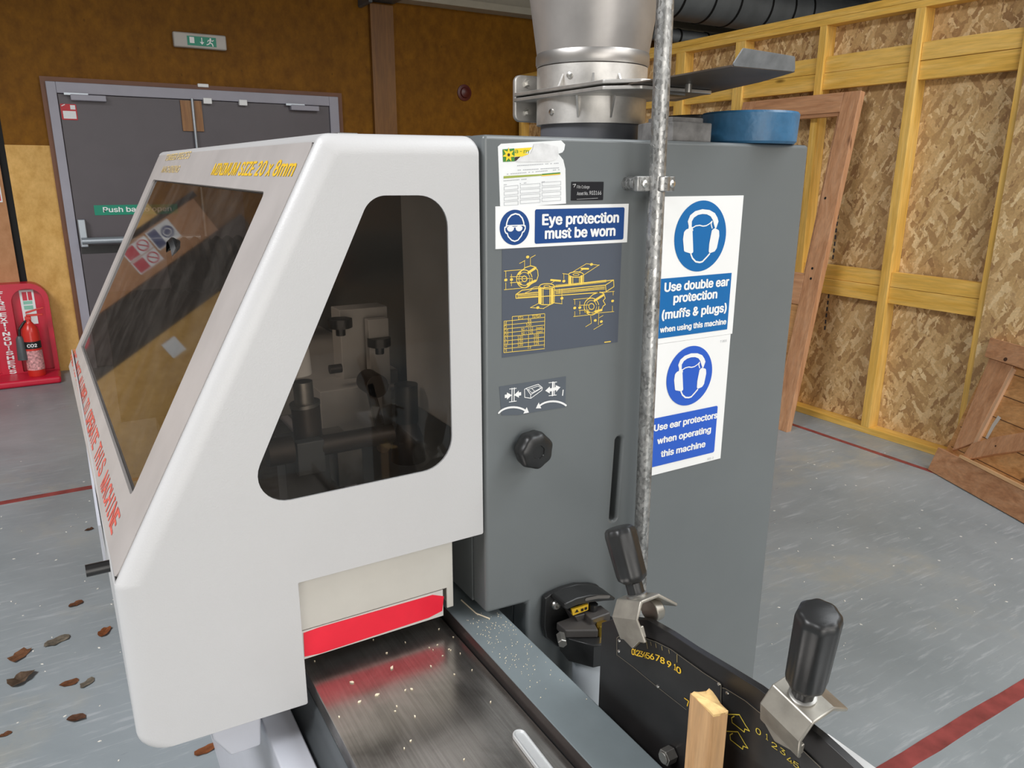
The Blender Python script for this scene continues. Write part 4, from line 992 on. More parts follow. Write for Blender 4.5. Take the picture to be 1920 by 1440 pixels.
# ---- bed, fence, guard
BZ = 0.79
bxL, bxR = 0.249, 0.505
obj('feed_bed', bx((bxL, 0.12, BZ-0.03), (bxR-0.006, 1.12, BZ)), M_BED, MC, bevel=0.0015)
obj('bed_groove', bx((bxR-0.006, 0.12, BZ-0.03), (bxR-0.001, 1.12, BZ-0.005)), M_VOID, MC)
bm = B(); f_top = Frame((0, 0, 0), (1, 0, 0), (0, 1, 0))
slab(bm, f_top, [(bxR-0.001, 0.12), (0.583, 0.12), (0.583, 1.18), (bxR-0.001, 1.18)], 0.70, 0.812)
obj('guide_fence', bm, paint('grey painted fence', (0.165, 0.195, 0.205), 0.34, 0.08, 14), MC, bevel=0.002)
obj('fence_face', bx((bxR-0.0018, 0.12, BZ-0.004), (bxR-0.0012, 1.1, 0.8115)), paint('dark polished fence face', (0.10, 0.085, 0.08), 0.22, 0.1, 20, metal=0.6), MC)
obj('bed_casting', bx((bxL+0.002, 0.12, 0.55), (0.58, 1.12, BZ-0.031)), M_COLD, MC)
bm = B(); prof = [(0.249, 0.758), (0.246, 0.752), (0.244, 0.735), (0.238, 0.715), (0.226, 0.70), (0.226, 0.55), (0.25, 0.55), (0.25, 0.758)]
FS2 = Frame((0, 0.12, 0), (1, 0, 0), (0, 0, 1)); slab(bm, FS2, prof, -1.0, 0.0); obj('bed_side', bm, M_COLD, MC, smooth=True)
a = at_z(493, 1356, 0.715); b = at_z(548, 1335, 0.715)
obj('base_rail', bx((a.x, 0.12, 0.40), (b.x, 1.3, 0.715)), M_LAV, MC, bevel=0.003)
q = [at_y(x, y, 1.04) for x, y in ((392, 1360), (400, 1388), (433, 1418), (458, 1410), (490, 1398), (490, 1330))]
FQ = Frame((0, 1.04, 0), (1, 0, 0), (0, 0, 1)); obj('hood_bracket', slab(B(), FQ, [FQ.uv(v) for v in q], -0.35, 0.0), M_LAV, MC, bevel=0.004)
obj('machine_base', bx((0.19, 1.32, 0.0), (0.627, 2.55, 0.74)), M_LAV, MC)
obj('machine_table', bx((0.20, 1.121, 0.741), (0.545, 2.6, 0.785)), M_STEELD, MC)
GY = 1.047
FG = Frame((0, GY, 0), (1, 0, 0), (0, 0, 1))
g = lambda x, y: FG.px(x, y)
gl_top = 1.0
xr = g(849, 1060)[0]; xl = 0.238
z_lo = g(575, 1235)[1]
slot_z = g(830, 1105)[1]; sx_ = g(831, 1130)[0]; sx2 = g(838, 1130)[0]
obj('guard_plate', slab(B(), FG, [(xl, slot_z), (sx2, slot_z), (sx2, z_lo+0.012), (xr, z_lo+0.012), (xr, 1.02), (xl, 1.02)], -0.004, 0.0), M_BEIGE, MC, bevel=0.0015)
obj('guard_return', bx((xr-0.004, GY+0.001, z_lo+0.012), (xr, GY+0.12, 1.02)), M_BEIGE, MC)
gs = obj('guard_strip', slab(B(), FG, [(xl, z_lo), (sx_, z_lo), (sx_, slot_z-0.0012), (xl, slot_z-0.0012)], -0.006, -0.0005), paint('cream strip', (0.66, 0.64, 0.60), 0.45), MC)
zz = Z(540, 980, 3.13, FG)
rp = [g(*p) for p in ((832, 1118), (811, 1115.5), (600, 1176), (569, 1187), (571, 1231), (600, 1225), (804, 1158), (829, 1145))]
rp = [(max(u, xl), min(max(v, z_lo+0.002), slot_z-0.0025)) for u, v in rp]
obj('red_warning_band', slab(B(), FG, rp, -0.0005, 0.0006), M_RED, gs)
# slotted steel strip on the bed
a = at_z(970, 1372, BZ+0.006); b = at_z(1032, 1440, BZ+0.006)
t = Vector((b.x-a.x, b.y-a.y)).normalized()
cc = at_z(974, 1377, BZ+0.006); e1 = at_z(1037, 1460, BZ+0.006)
dirv = (Vector((e1.x, e1.y))-Vector((cc.x, cc.y))).normalized()
FT = Frame((cc.x, cc.y, BZ), (dirv.x, dirv.y, 0), (-dirv.y, dirv.x, 0))
if FT.N.z < 0: FT = Frame((cc.x, cc.y, BZ), (dirv.x, dirv.y, 0), (dirv.y, -dirv.x, 0))
def stad(l, r): return ell((0.0, 0), r, r, 14, PI/2, 3*PI/2)+ell((l, 0), r, r, 14, -PI/2, PI/2)
ss = thing('slotted_steel_strip', (cc.x, cc.y, BZ), 'bright slotted steel strip lying on the dark feed bed', 'steel strip')
M_STRIP = paint('bright machined steel', (0.70, 0.71, 0.71), 0.42, 0.06, 30, metal=0.55)
obj('rim', slab(B(), FT, stad(0.15, 0.0095), 0.0004, 0.0075, holes=[stad(0.15, 0.0066)]), M_STRIP, ss, bevel=0.001)
obj('recessed_web', slab(B(), FT, stad(0.15, 0.0066), 0.0004, 0.0052), M_STRIP, ss)

# dust on bed
bm = B()
for px_, py_, r in ((735, 1253, 3.4), (660, 1280, 2.8), (707, 1304, 3.2), (674, 1317, 2.6), (772, 1293, 2.2), (760, 1295, 1.8), (725, 1225, 1.5), (760, 1205, 1.3), (636, 1345, 1.7), (778, 1344, 1.8), (852, 1265, 1.3), (823, 1180, 1.4), (842, 1218, 1.4), (805, 1215, 1.2), (820, 1210, 1.4), (845, 1220, 1.2), (812, 1219, 1.1), (863, 1226, 1.3), (920, 1317, 1.5), (770, 1390, 1.6), (758, 1404, 1.4), (870, 1425, 1.4), (744, 1325, 1.4), (741, 1334, 1.2), (885, 1257, 1.2), (808, 1250, 1.9), (590, 1240, 1), (700, 1200, 1), (850, 1195, 1.1), (830, 1230, 1.1)):
    c = at_z(px_, py_, BZ); s = r*0.00085; an = random.uniform(0, PI)
    if not (bxL < c.x < bxR-0.008): continue
    slab(bm, f0, [(c.x+s*k*math.cos(an+t_), c.y+s*k*math.sin(an+t_)) for t_, k in ((0, 1.5), (1.3, 0.7), (2.2, 0.9), (3.1, 1.3), (4.6, 0.7))], BZ+0.0002, BZ+0.0012+s*0.4)
for _ in range(150):
    y = random.betavariate(1.5, 3.5)*0.35; x = random.uniform(0.512, 0.578); s = random.uniform(0.0004, 0.0011); yy = 1.03-y
    slab(bm, f0, [(x-s, yy-s), (x+s, yy-s*0.7), (x+s*0.6, yy+s)], 0.8121, 0.8128)
for p, q in (((865, 1125), (893, 1150)), ((893, 1150), (918, 1160))):
    a = at_z(*p, 0.8135); b = at_z(*q, 0.8135); tube(bm, a, b, 0.0012, n=6)
o = obj('bed_sawdust', bm, paint('pale sawdust', (0.80, 0.70, 0.52), 0.9, 0.1)); tag(o, 'pale sawdust crumbs and splinters on bed and fence', 'sawdust'); o['kind'] = 'stuff'

# ---- black scale quadrant and its clamps
QX = 0.60
FQd = Frame((QX, 0, 0), (0, -1, 0), (0, 0, 1))      # N towards -x
qp = lambda *pts: [FQd.px(*p) for p in pts]
edge = qp((1128, 1168), (1160, 1157), (1213, 1163), (1255, 1187), (1300, 1217), (1360, 1253), (1420, 1290), (1480, 1335), (1540, 1383), (1600, 1438), (1640, 1478))
quad = obj('scale_quadrant', slab(B(), FQd, [(edge[-1][0], 0.64), *edge[::-1], (edge[0][0], 0.64)], -0.010, 0.0), M_BLACKP, MC, bevel=0.001)
zq = Z(1130, 1160, 5.537, FQd)
sp1 = obj('scale_plate', slab(B(), FQd, zq((158, 200), (175, 182), (290, 172), (430, 190), (560, 235), (720, 315), (880, 430), (1060, 560), (1245, 680), (1245, 870), (1240, 1010), (880, 945), (560, 690), (330, 500), (165, 375)), 0.0, 0.0012), M_SCALE, MC)
zr = Z(1260, 1240, 5.053, FQd)
sp2 = obj('scale_plate', slab(B(), FQd, zr((485, 245), (520, 255), (700, 365), (950, 570), (1180, 770), (1420, 1000), (1500, 1090), (1400, 1250), (900, 1010), (640, 850), (490, 740)), 0.0, 0.0012), M_SCALE, MC)
G1 = 0.0018
bm = B(); stroke(bm, FQd, zq((158, 375), (156, 200), (175, 182), (290, 172), (430, 190), (560, 235), (720, 315), (880, 430), (1060, 560), (1235, 670), (1242, 700), (1236, 860)), 0.0007, G1); stroke(bm, FQd, zq((165, 375), (330, 500), (560, 690), (880, 940)), 0.0005, G1); obj('bright_edge', bm, M_BRASS if False else paint('worn plate edge', (0.30, 0.26, 0.19), 0.4, metal=0.6), sp1)
bm = B(); stroke(bm, FQd, zr((490, 245), (520, 255), (700, 365), (950, 570), (1180, 770), (1420, 1000)), 0.0007, G1); obj('bright_edge', bm, paint('worn plate edge', (0.30, 0.26, 0.19)), sp2)
bm = B()
tx = [(300, 190, 265), (330, 195, 240), (358, 198, 242), (390, 203, 248), (425, 210, 252), (465, 218, 308), (510, 235, 275), (562, 252, 298), (625, 280, 325), (698, 315, 358), (785, 365, 450)]
for x, y0, y1 in tx: stroke(bm, FQd, zq((x, y0), (x+(15 if y1-y0 > 60 and x < 700 else 8 if x < 700 else 0), y1)), 0.0010, G1, joints=False)
obj('graduation_marks', bm, paint('dull gold print', (0.33, 0.25, 0.09), 0.5), sp1)
def qtext(bm, T, text, bl, wpx, hpx, tilt, bold=0.015):
    if text == '1': bl = (bl[0]+wpx*0.05, bl[1]); wpx *= 0.8; tilt *= 0.8
    a = T(bl); b = T((bl[0]+wpx, bl[1]+tilt)); c = T((bl[0], bl[1]-hpx))
    fr = Frame(FQd.p(*a), FQd.U*(b[0]-a[0])+FQd.V*(b[1]-a[1]), FQd.U*(c[0]-a[0])+FQd.V*(c[1]-a[1]))
    U = (Vector(b)-Vector(a)).length; V = (Vector(c)-Vector(a)).length
    fr.N = FQd.N; letters(bm, fr, text, 0, 0, U, V, G1, bold)
bm = B()
for ch, x, y, w, h, tl_ in (('0', 312, 368, 30, 62, 6), ('1', 342, 372, 20, 62, 4), ('2', 362, 380, 36, 60, 8), ('3', 395, 388, 36, 60, 8), ('4', 425, 396, 40, 60, 10), ('5', 462, 405, 38, 60, 10), ('6', 505, 412, 40, 60, 12), ('7', 560, 428, 42, 62, 14), ('8', 610, 452, 44, 62, 16), ('9', 680, 490, 42, 62, 18), ('1', 752, 525, 24, 62, 12), ('0', 778, 548, 46, 62, 24)): qtext(bm, zq, ch, (x, y), w, h, tl_, 0.02)
stroke(bm, FQd, zq((862, 820), (905, 850), (890, 900)), 0.0014, G1)
obj('lettering', bm, M_YEL, sp1)
bm = B()
for ch, x, y, w, h, tl_ in (('0', 805, 670, 50, 55, 32), ('1', 900, 730, 26, 55, 20), ('2', 955, 800, 55, 52, 38), ('3', 1035, 855, 52, 52, 38), ('4', 1100, 935, 55, 52, 38), ('5', 1160, 980, 56, 50, 38)): qtext(bm, zr, ch, (x, y), w, h, tl_, 0.0)
for dx, dy in ((0, 0), (-15, 162)):
    stroke(bm, FQd, zr(*[(x+dx, y+dy) for x, y in ((545, 495), (650, 500), (715, 610), (745, 655), (700, 635), (695, 665), (580, 575), (575, 530), (600, 515))]), 0.0012, G1)
obj('lettering', bm, paint('dull yellow print', (0.55, 0.42, 0.05), 0.5), sp2)
for T, p in ((zq, (180, 225)), (zq, (175, 335)), (zq, (580, 700)), (zq, (1215, 675)), (zr, (530, 298))):
    bm = B(); u, v = T(p); lathe(bm, FQd.p(u, v, 0.001), FQd.N, [(0, 0.0024), (0.0012, 0.0020), (0.0018, 0.0008)], 12); obj('rivet', bm, M_STEEL, quad, smooth=True)
bm = B(); c = at_x(1240, 1423, QX-0.02); tube(bm, (QX-0.001, c.y, c.z), (QX-0.016, c.y, c.z), 0.011, n=6); tube(bm, (QX-0.016, c.y, c.z), (QX-0.018, c.y, c.z), 0.008, n=16); obj('hex_bolt', bm, M_STEELD, MC, bevel=0.0008)
u, v = qp((1600, 1400))[0]
p0 = at_x(1553, 1366, 0.68); p1 = at_x(1645, 1440, 0.68)
bm = B(); box(bm, (0.625, 0.15, p1.z-0.02), (0.68, p0.y, p1.z)); obj('side_shelf', bm, paint('white laminate', (0.74, 0.74, 0.73), 0.4), MC, bevel=0.002)

def clamp(base, top, rot_deg, brk_tilt):
    """black fluted grip screwed into a bent zinc saddle that straddles the quadrant's edge"""
    base = Vector(base); top = Vector(top); ax = (top-base).normalized()
    L = (top-base).length
    pr = [(0.0, 0.0112), (0.014, 0.0112), (0.016, 0.0145), (0.020, 0.0190), (0.026, 0.0200), (L-0.010, 0.0212), (L-0.004, 0.0200), (L-0.001, 0.0175), (L, 0.0150)]
    root = bpy.data.objects.new('clamp_handle', None); COL.objects.link(root); root.parent = MC; root.location = base - MC.location
    bm = lathe(B(), base, ax, pr, 96, lobes=8, amp=0.03)
    obj('grip', bm, M_BLACK, root, smooth=True, auto=50)
    bm = lathe(B(), base-ax*0.004, ax, [(0, 0.0142), (0.003, 0.0142), (0.0042, 0.012)], 28); obj('washer', bm, M_STEELD, root, smooth=True)
    # saddle: profile across the quadrant (w = x, h = along ax), extruded along the rim
    along = ax.cross(Vector((1, 0, 0))).normalized(); wx = along.cross(ax).normalized()
    if wx.x < 0: wx = -wx; along = -along
    fr = Frame(base-ax*0.004, wx, ax)
    half = 0.027
    out = [(-0.026, -0.052), (-0.030, -0.020), (-0.015, 0.0), (0.016, 0.0), (0.042, -0.022), (0.040, -0.026), (0.014, -0.005), (-0.013, -0.005), (-0.0255, -0.021), (-0.0215, -0.052)]
    bm = slab(B(), fr, out, -half, half)
    # nip the lower corners of the cheek into a point
    ob = obj('saddle', bm, M_ZINC, root, bevel=0.002)
    for v in ob.data.vertices:
        pass
    fr2 = Frame(base-ax*0.004, along, ax); fr2.N = wx
    ck = [(-half, -0.030), (half, -0.030), (half, -0.045), (0.004, -0.062), (-half, -0.045)]
    obj('cheek', slab(B(), fr2, ck, -0.0265, -0.0205), M_ZINC, root, bevel=0.0015)
    obj('back_nut', slab(B(), fr2, ell((0, -0.024), 0.018, 0.016, 24), 0.012, 0.026), M_ZINC, root, bevel=0.002)
    return root
b1 = at_x(1193, 1112, QX); t1 = at_x(1160, 988, QX-0.004)
clamp(b1, t1, 0, 0)
b2 = at_x(1506, 1300, QX-0.005); t2_ = at_x(1538, 1148, QX-0.03)
clamp(b2, t2_, 0, 0)
# wooden batten standing in the gap before the quadrant
FT2 = Frame((0, 0, 0), (1, 0, 0), (0, 1, 0))
def sq(px_, py_, X): 
    v_ = at_x(px_, py_, X); return v_
A_ = at_x(1292, 1300, 0.562); C_ = at_x(1337, 1338, 0.552)
zt = A_.z
pa = at_z(1294, 1302, zt); pb = at_z(1338, 1342, zt); pc = at_z(1365, 1336, zt); pd = at_z(1330, 1293, zt)
w = thing('wooden_batten', ((pa.x+pc.x)/2, (pa.y+pc.y)/2, 0.813), 'rough sawn wooden batten standing upright before the black scale plate', 'batten')
bm = B()
tp = [pa, pb, pc, pd]
bot = [Vector((p.x-0.0, p.y, 0.8125)) for p in tp]
vt = [bm.verts.new(p+Vector((0, 0, random.uniform(-0.002, 0.002)))) for p in tp]; vb = [bm.verts.new(p) for p in bot]
for i in range(4): bm.faces.new([vb[i], vb[(i+1) % 4], vt[(i+1) % 4], vt[i]])
bm.faces.new(vb[::-1])
obj('shaft', bm, M_STICK, w)
bm = B(); ring = []
for i in range(4):
    for k in range(5): ring.append(tp[i].lerp(tp[(i+1) % 4], k/5)+Vector((random.uniform(-1, 1)*0.0006, random.uniform(-1, 1)*0.0006, random.uniform(-0.0015, 0.003))))
lo_ = [bm.verts.new(p-Vector((0, 0, 0.003))) for p in ring]; hi_ = [bm.verts.new(p) for p in ring]
for i in range(len(ring)): bm.faces.new([lo_[i], lo_[(i+1) % len(ring)], hi_[(i+1) % len(ring)], hi_[i]])
cv = bm.verts.new(sum(ring, Vector())/len(ring)+Vector((0, 0, 0.002)))
for i in range(len(ring)): bm.faces.new([hi_[i], hi_[(i+1) % len(ring)], cv])
obj('sawn_end', bm, M_STICKC, w)

# ---- air regulator on the column
RYY = 0.985
FR = Frame((0, 0.955, 0), (1, 0, 0), (0, 0, 1))
zk = Z(1020, 1080, 6.0, FR)
reg = bpy.data.objects.new('air_regulator', None); COL.objects.link(reg); reg.parent = MC; reg.location = Vector((0.71, 0.97, 0.72))-MC.location
bp = zk((120, 345), (180, 300), (330, 230), (480, 185), (640, 180), (740, 200), (745, 230), (640, 250), (615, 270), (612, 430), (640, 700), (600, 860), (260, 900), (130, 800), (105, 680))
obj('bracket_plate', slab(B(), FR, bp, -0.042, -0.030), M_BLACK, reg, bevel=0.003)
hp = zk((180, 330), (195, 275), (330, 215), (480, 180), (640, 175), (720, 195), (768, 222), (740, 245), (640, 250), (480, 268), (330, 300), (215, 350))
obj('hood_cover', slab(B(), FR, hp, -0.03, 0.012), M_BLACK, reg, bevel=0.004)
bm = B(); stroke(bm, FR, zk((430, 225), (560, 200), (680, 198)), 0.006, 0.0126); 
obj('moulded_mark', bm, paint('worn grey plastic', (0.13, 0.12, 0.11), 0.5), reg)
for q0, pr_ in (((238, 410), [(0, 0.0095), (0.003, 0.0095), (0.006, 0.007), (0.0061, 0.004), (0.003, 0.004)]), ((585, 300), [(0, 0.0095), (0.003, 0.0095), (0.006, 0.006)])):
    c = zk(q0); obj('mounting_screw', lathe(B(), FR.p(c[0], c[1], -0.03), FR.N, pr_, 24), M_STEEL, reg, smooth=True)
lab = obj('warning_label', slab(B(), FR, zk((298, 365), (485, 305), (482, 370), (312, 432)), 0.0, 0.004), M_YEL, reg)
bm = B(); poly(bm, FR, zk((330, 400), (375, 388), (355, 360)), 0.0046); poly(bm, FR, zk((400, 355), (428, 347), (428, 378), (400, 385)), 0.0046); poly(bm, FR, zk((440, 340), (468, 332), (468, 362), (440, 370)), 0.0046); obj('symbol', bm, M_BLACKP, lab)
ctr = at_y(1096, 1200, 0.935)
bm = B(); q_ = zk((325, 440), (480, 395), (505, 560), (400, 580)); slab(bm, FR, q_, -0.03, 0.006); obj('block', bm, paint('dark brown grey plastic', (0.05, 0.045, 0.042), 0.5), reg, bevel=0.002)
bm = B(); a = zk((540, 300)); b = zk((530, 560)); tube(bm, FR.p(a[0], a[1], 0.004), FR.p(a[0]-0.001, a[1]-0.018, 0.004), 0.0085, n=16); obj('button', bm, M_BLACK, reg, smooth=True)
bm = B(); tube(bm, FR.p(a[0], a[1]-0.018, 0.004), FR.p(b[0], b[1], 0.004), 0.0048, n=14); obj('stem', bm, M_BOWL, reg, smooth=True)
cz = 0.715; bcx, bcy, br = 0.729, 0.938, 0.036
rz = lambda px_, py_: at_y(px_, py_, bcy).z
ztop = rz(1080, 1190); zmid = rz(1080, 1245); zbot = zmid-0.20
f3 = Frame((bcx, bcy, ztop), (1, 0, 0), (0, 1, 0))
bm = slab(B(), f3, [(-0.052, 0.03), (-0.056, -0.005), (-0.03, -0.042), (0.0, -0.048), (0.04, -0.04), (0.055, 0.0), (0.05, 0.03)], -0.045, 0.0); obj('body', bm, M_BLACK, reg, bevel=0.003)
bm = slab(B(), f3, [(-0.06, 0.03), (-0.06, -0.0), (-0.01, -0.028), (0.0, 0.0), (0.0, 0.03)], 0.0, 0.016); box(bm, (bcx-0.012, bcy-0.01, ztop), (bcx+0.03, bcy+0.02, ztop+0.028)); obj('cap', bm, paint('dark brown grey plastic', (0.05, 0.045, 0.042)), reg, bevel=0.003)
bm = lathe(B(), (bcx, bcy, zbot), (0, 0, 1), [(0, br*0.75), (0.01, br*0.9), (0.03, br), (zmid-zbot+0.012, br)], 36); obj('bowl', bm, M_BOWL, reg, smooth=True)
c = at_y(1064, 1203, bcy-0.045); bm = lathe(B(), (c.x, c.y+0.02, c.z), (-0.5, -1, 0), [(0, 0.008), (0.022, 0.008), (0.024, 0.007)], 6); obj('drain_bolt', bm, M_STEELD, reg)
c = at_y(1131, 1190, bcy-0.02); bm = lathe(B(), (c.x, c.y, ztop), (0, 0, 1), [(0, 0.014), (0.006, 0.014), (0.012, 0.013), (0.018, 0.012), (0.019, 0.006)], 40, lobes=14, amp=0.05); obj('adjuster_knob', bm, M_BRASS, reg, smooth=True, auto=30)

# ---- inside the hood, seen through the smoked window
INT = bpy.data.objects.new('cutting_chamber', None); COL.objects.link(INT); INT.parent = MC; INT.location = Vector((0.4, 1.5, 0.79))-MC.location
def ibox(name, x0, y0, x1, y1, Y, dy, mat, bev=0.002, tilt=0):
    a = at_y(x0, y0, Y); b = at_y(x1, y1, Y)
    return obj(name, bx((min(a.x, b.x), Y, min(a.z, b.z)), (max(a.x, b.x), Y+dy, max(a.z, b.z))), mat, INT, bevel=bev)
def icyl(name, pts, r, Y, mat, n=24):
    bm = B()
    for p, q in zip(pts, pts[1:]): tube(bm, at_y(*p, Y), at_y(*q, Y), r, n=n)
    return obj(name, bm, mat, INT, smooth=True)
M_IG = paint('inner grey casting', (0.45, 0.44, 0.42), 0.5, 0.1)
M_IGL = paint('inner pale casting', (0.66, 0.65, 0.63), 0.45, 0.1)
M_IB = paint('inner brown black steel', (0.05, 0.04, 0.032), 0.4, 0.2, metal=0.3)
obj('inner_side_panel', bx((0.505, 1.03, 1.155), (0.535, 1.22, 1.58)), M_IGL, INT, bevel=0.006)
a = at_y(800, 690, 1.32); obj('chip_breaker_table', bx((0.30, 1.34, a.z-0.06), (0.54, 1.85, a.z)), M_IG, INT, bevel=0.003)
ibox('pressure_shoe_block', 636, 582, 735, 790, 1.30, 0.05, M_IG)
ibox('shoe_end', 690, 600, 737, 800, 1.27, 0.02, M_IG)
ibox('shoe_foot', 600, 735, 720, 800, 1.24, 0.08, M_IG)
for x, y in ((638, 610), (711, 645)):
    a = at_y(x, y, 1.27); bm = lathe(B(), a, (0, 0, 1), [(-0.018, 0.008), (-0.004, 0.008), (-0.004, 0.020), (0.012, 0.020)], 24, lobes=6, amp=0.05); obj('clamp_knob', bm, M_BLACK, INT, smooth=True)
icyl('side_screw', [(618, 693), (640, 690)], 0.008, 1.26, M_IB)
bm = B(); c = at_y(708, 725, 1.17); tube(bm, c, c+Vector((0, 0.05, 0)), 0.020, n=24); FI = Frame((0, 1.17, 0), (1, 0, 0), (0, 0, 1)); slab(bm, FI, [FI.px(*p) for p in ((688, 722), (700, 716), (733, 838), (715, 842))], -0.012, 0.0); tube(bm, at_y(719, 836, 1.168), at_y(719, 836, 1.19), 0.013, n=18)
obj('tension_lever', bm, M_IB, INT, bevel=0.001)
icyl('lever_shaft', [(730, 725), (800, 722)], 0.006, 1.22, M_STEELD)
icyl('black_handle', [(761, 720), (763, 790)], 0.020, 1.15, M_BLACK)
bm = lathe(B(), at_y(764, 800, 1.15), (0, 0, 1), [(-0.06, 0.03), (-0.02, 0.026), (0.012, 0.016)], 20); obj('handle_foot', bm, M_IB, INT, smooth=True)
icyl('cross_bar', [(500, 850), (548, 842)], 0.021, 1.08, M_IB); icyl('bar_rod', [(600, 836), (735, 812)], 0.016, 1.10, M_IB)
ibox('clamp_block', 532, 836, 625, 960, 1.12, 0.06, M_COLD)
ibox('clamp_jaw', 556, 833, 612, 885, 1.085, 0.02, M_COLD)
icyl('post', [(572, 756), (580, 838)], 0.022, 1.13, M_IB); icyl('post_rod', [(567, 715), (571, 756)], 0.015, 1.13, M_STEELD)
icyl('post_collar', [(571, 754), (572, 760)], 0.0235, 1.13, M_STEELD)
icyl('white_roller', [(552, 640), (560, 702)], 0.020, 1.13, M_IGL)
ibox('steel_shoe', 632, 845, 683, 905, 1.12, 0.12, M_STEELD)
a = at_y(660, 900, 1.12); obj('knurled_strip', bx((0.30, 1.13, 0.79), (0.40, 1.22, 0.99)), M_IB, INT)
bm = B(); c = at_y(770, 545, 1.7); lathe(bm, c, (-0.3, -1, 0), [(0, 0.06), (0.02, 0.06), (0.02, 0.02), (0.04, 0.018)], 30); obj('cutter_disc', bm, paint('dark copper', (0.22, 0.11, 0.05), 0.4, metal=0.6), INT, smooth=True)
bm = B()
for k in range(14): lathe(bm, (0.2+k*0.022, 1.75, 1.36), (1, 0, 0), [(0, 0.052), (0.009, 0.06), (0.013, 0.06), (0.022, 0.052)], 20, closed=False)
obj('extraction_hose', bm, M_BLACK, INT, smooth=True)
obj('inner_back', bx((0.10, 2.58, 0.79), (0.54, 2.6, 1.2)), M_IB, INT)
bm = B()
for px_, py_, Y in ((400, 1, 1), ): pass
bm.free()

# ================================================================== THINGS ON TOP OF THE COLUMN
TZ = cz1+0.0005
ox, oy, gz = 1.02, 1.387, 1.71
ed = thing('extraction_duct', (ox, oy, TZ), 'silver conical dust extraction duct with cast gate rising from machine top', 'duct')
bm = lathe(B(), (ox, oy, TZ), (0, 0, 1), [(0, 0.128), (0.004, 0.128), (0.004, 0.107), (0.075, 0.107)], 56); obj('spigot', bm, paint('grey painted spigot', (0.11, 0.115, 0.13), 0.4), ed, smooth=True)
bm = lathe(B(), (ox, oy, gz+0.008), (0, 0, 1), [(0, 0.116), (0.045, 0.116), (0.047, 0.111)], 56); obj('upper_collar', bm, M_CAST, ed, smooth=True)
bm = lathe(B(), (ox, oy, TZ+0.045), (0, 0, 1), [(0, 0.112), (0.0, 0.116), (gz-0.008-TZ-0.045, 0.116), (gz-0.008-TZ-0.045, 0.112)], 56); obj('lower_collar', bm, M_CAST, ed, smooth=True)
zc = gz+0.055
bm = lathe(B(), (ox, oy, zc), (0, 0, 1), [(0, 0.112), (0.0, 0.1165), (0.006, 0.119), (0.021, 0.119), (0.026, 0.117)], 56); obj('crimped_band', bm, paint('band metal', (0.42, 0.40, 0.38), 0.38, 0.15, 8, metal=0.8), ed, smooth=True)
bm = lathe(B(), (ox, oy, zc+0.026), (0, 0, 1), [(0, 0.117), (0.10, 0.132), (0.22, 0.150), (0.36, 0.170), (0.50, 0.178), (1.6, 0.178)], 56); obj('duct_cone', bm, M_DUCT, ed, smooth=True)
FGt = Frame((0, 0, gz), (1, 0, 0), (0, 1, 0))
gx0, gx1, gy0, gy1 = 0.905, 1.135, 1.165, 1.50
shape = fillet([(gx0, gy0+0.03), (gx0+0.05, gy0-0.02), (gx1, gy0-0.02), (gx1, gy1), (gx0-0.015, gy1)], 0.01, 4)
obj('gate_flange', slab(B(), FGt, shape, 0.002, 0.009), M_CAST, ed, bevel=0.0015)
obj('gate_flange', slab(B(), FGt, shape, -0.009, -0.002), M_CAST, ed, bevel=0.0015)
ye = gy1
FEr = Frame((0, ye, 0), (1, 0, 0), (0, 0, 1))
pe = at_y(966, 190, ye); pe2 = at_y(1012, 190, ye)
zt_, zb_ = at_y(985, 141, ye).z, at_y(985, 229, ye).z
ear = obj('bracket_ear', slab(B(), FEr, fillet([(pe.x, zb_), (pe2.x+0.03, zb_), (pe2.x+0.03, zt_), (pe.x, zt_)], 0.015, 5), -0.012, 0.0, ), M_CAST, ed, bevel=0.003)
bm = B(); box(bm, (pe.x-0.0, ye-0.05, gz-0.009), (pe2.x+0.04, ye, gz-0.002)); box(bm, (pe.x, ye-0.05, gz+0.002), (pe2.x+0.04, ye, gz+0.009)); obj('ear_rib', bm, M_CAST, ed, bevel=0.002)
for py_ in (157, 211):
    c = at_y(988, py_, ye); bm = lathe(B(), (c.x, ye, c.z), (0, -1, 0), [(0, 0.009), (0.004, 0.009), (0.004, 0.006), (0.012, 0.006)], 6); obj('ear_bolt', bm, M_STEEL, ed)
for t, z0, dz_ in ((205, 1, 0.03), (236, 1, 0.03), (262, 1, 0.03), (222, -1, -0.05), (255, -1, -0.05)):
    t = math.radians(t)
    c = Vector((ox+0.115*math.cos(t), oy+0.115*math.sin(t), 0)); o_ = Vector((math.cos(t), math.sin(t), 0)); s_ = Vector((-o_.y, o_.x, 0))
    fr = Frame(c+Vector((0, 0, gz+0.009*z0))-s_*0.002, o_, (0, 0, 1)); obj('web_rib', slab(B(), fr, [(-0.003, 0), (0.018, 0), (-0.003, dz_)], -0.002, 0.002), M_CAST, ed)
for px_, py_, zz_ in ((1068, 141, 0), (1034, 210, 0)):
    r_ = ray(px_, py_); dd = Vector((r_.x, r_.y)); C2 = Vector((ox, oy)); A2 = dd.dot(dd); B2 = -2*dd.dot(C2); C3 = C2.dot(C2)-0.1165**2; disc = B2*B2-4*A2*C3
    if disc > 0:
        t_ = (-B2-math.sqrt(disc))/(2*A2); p = Vector((0, 0, CAM_H))+r_*t_; nn = Vector((p.x-ox, p.y-oy, 0)).normalized(); bm = lathe(B(), p, nn, [(-0.001, 0.006), (0.002, 0.006), (0.003, 0.002)], 14); obj('rivet', bm, M_STEEL, ed, smooth=True)
blade = [at_z(x, y, gz) for x, y in ((1165, 160), (1372, 123), (1490, 134), (1420, 150), (1262, 190))]
B2_ = [(v.x, v.y) for v in blade]
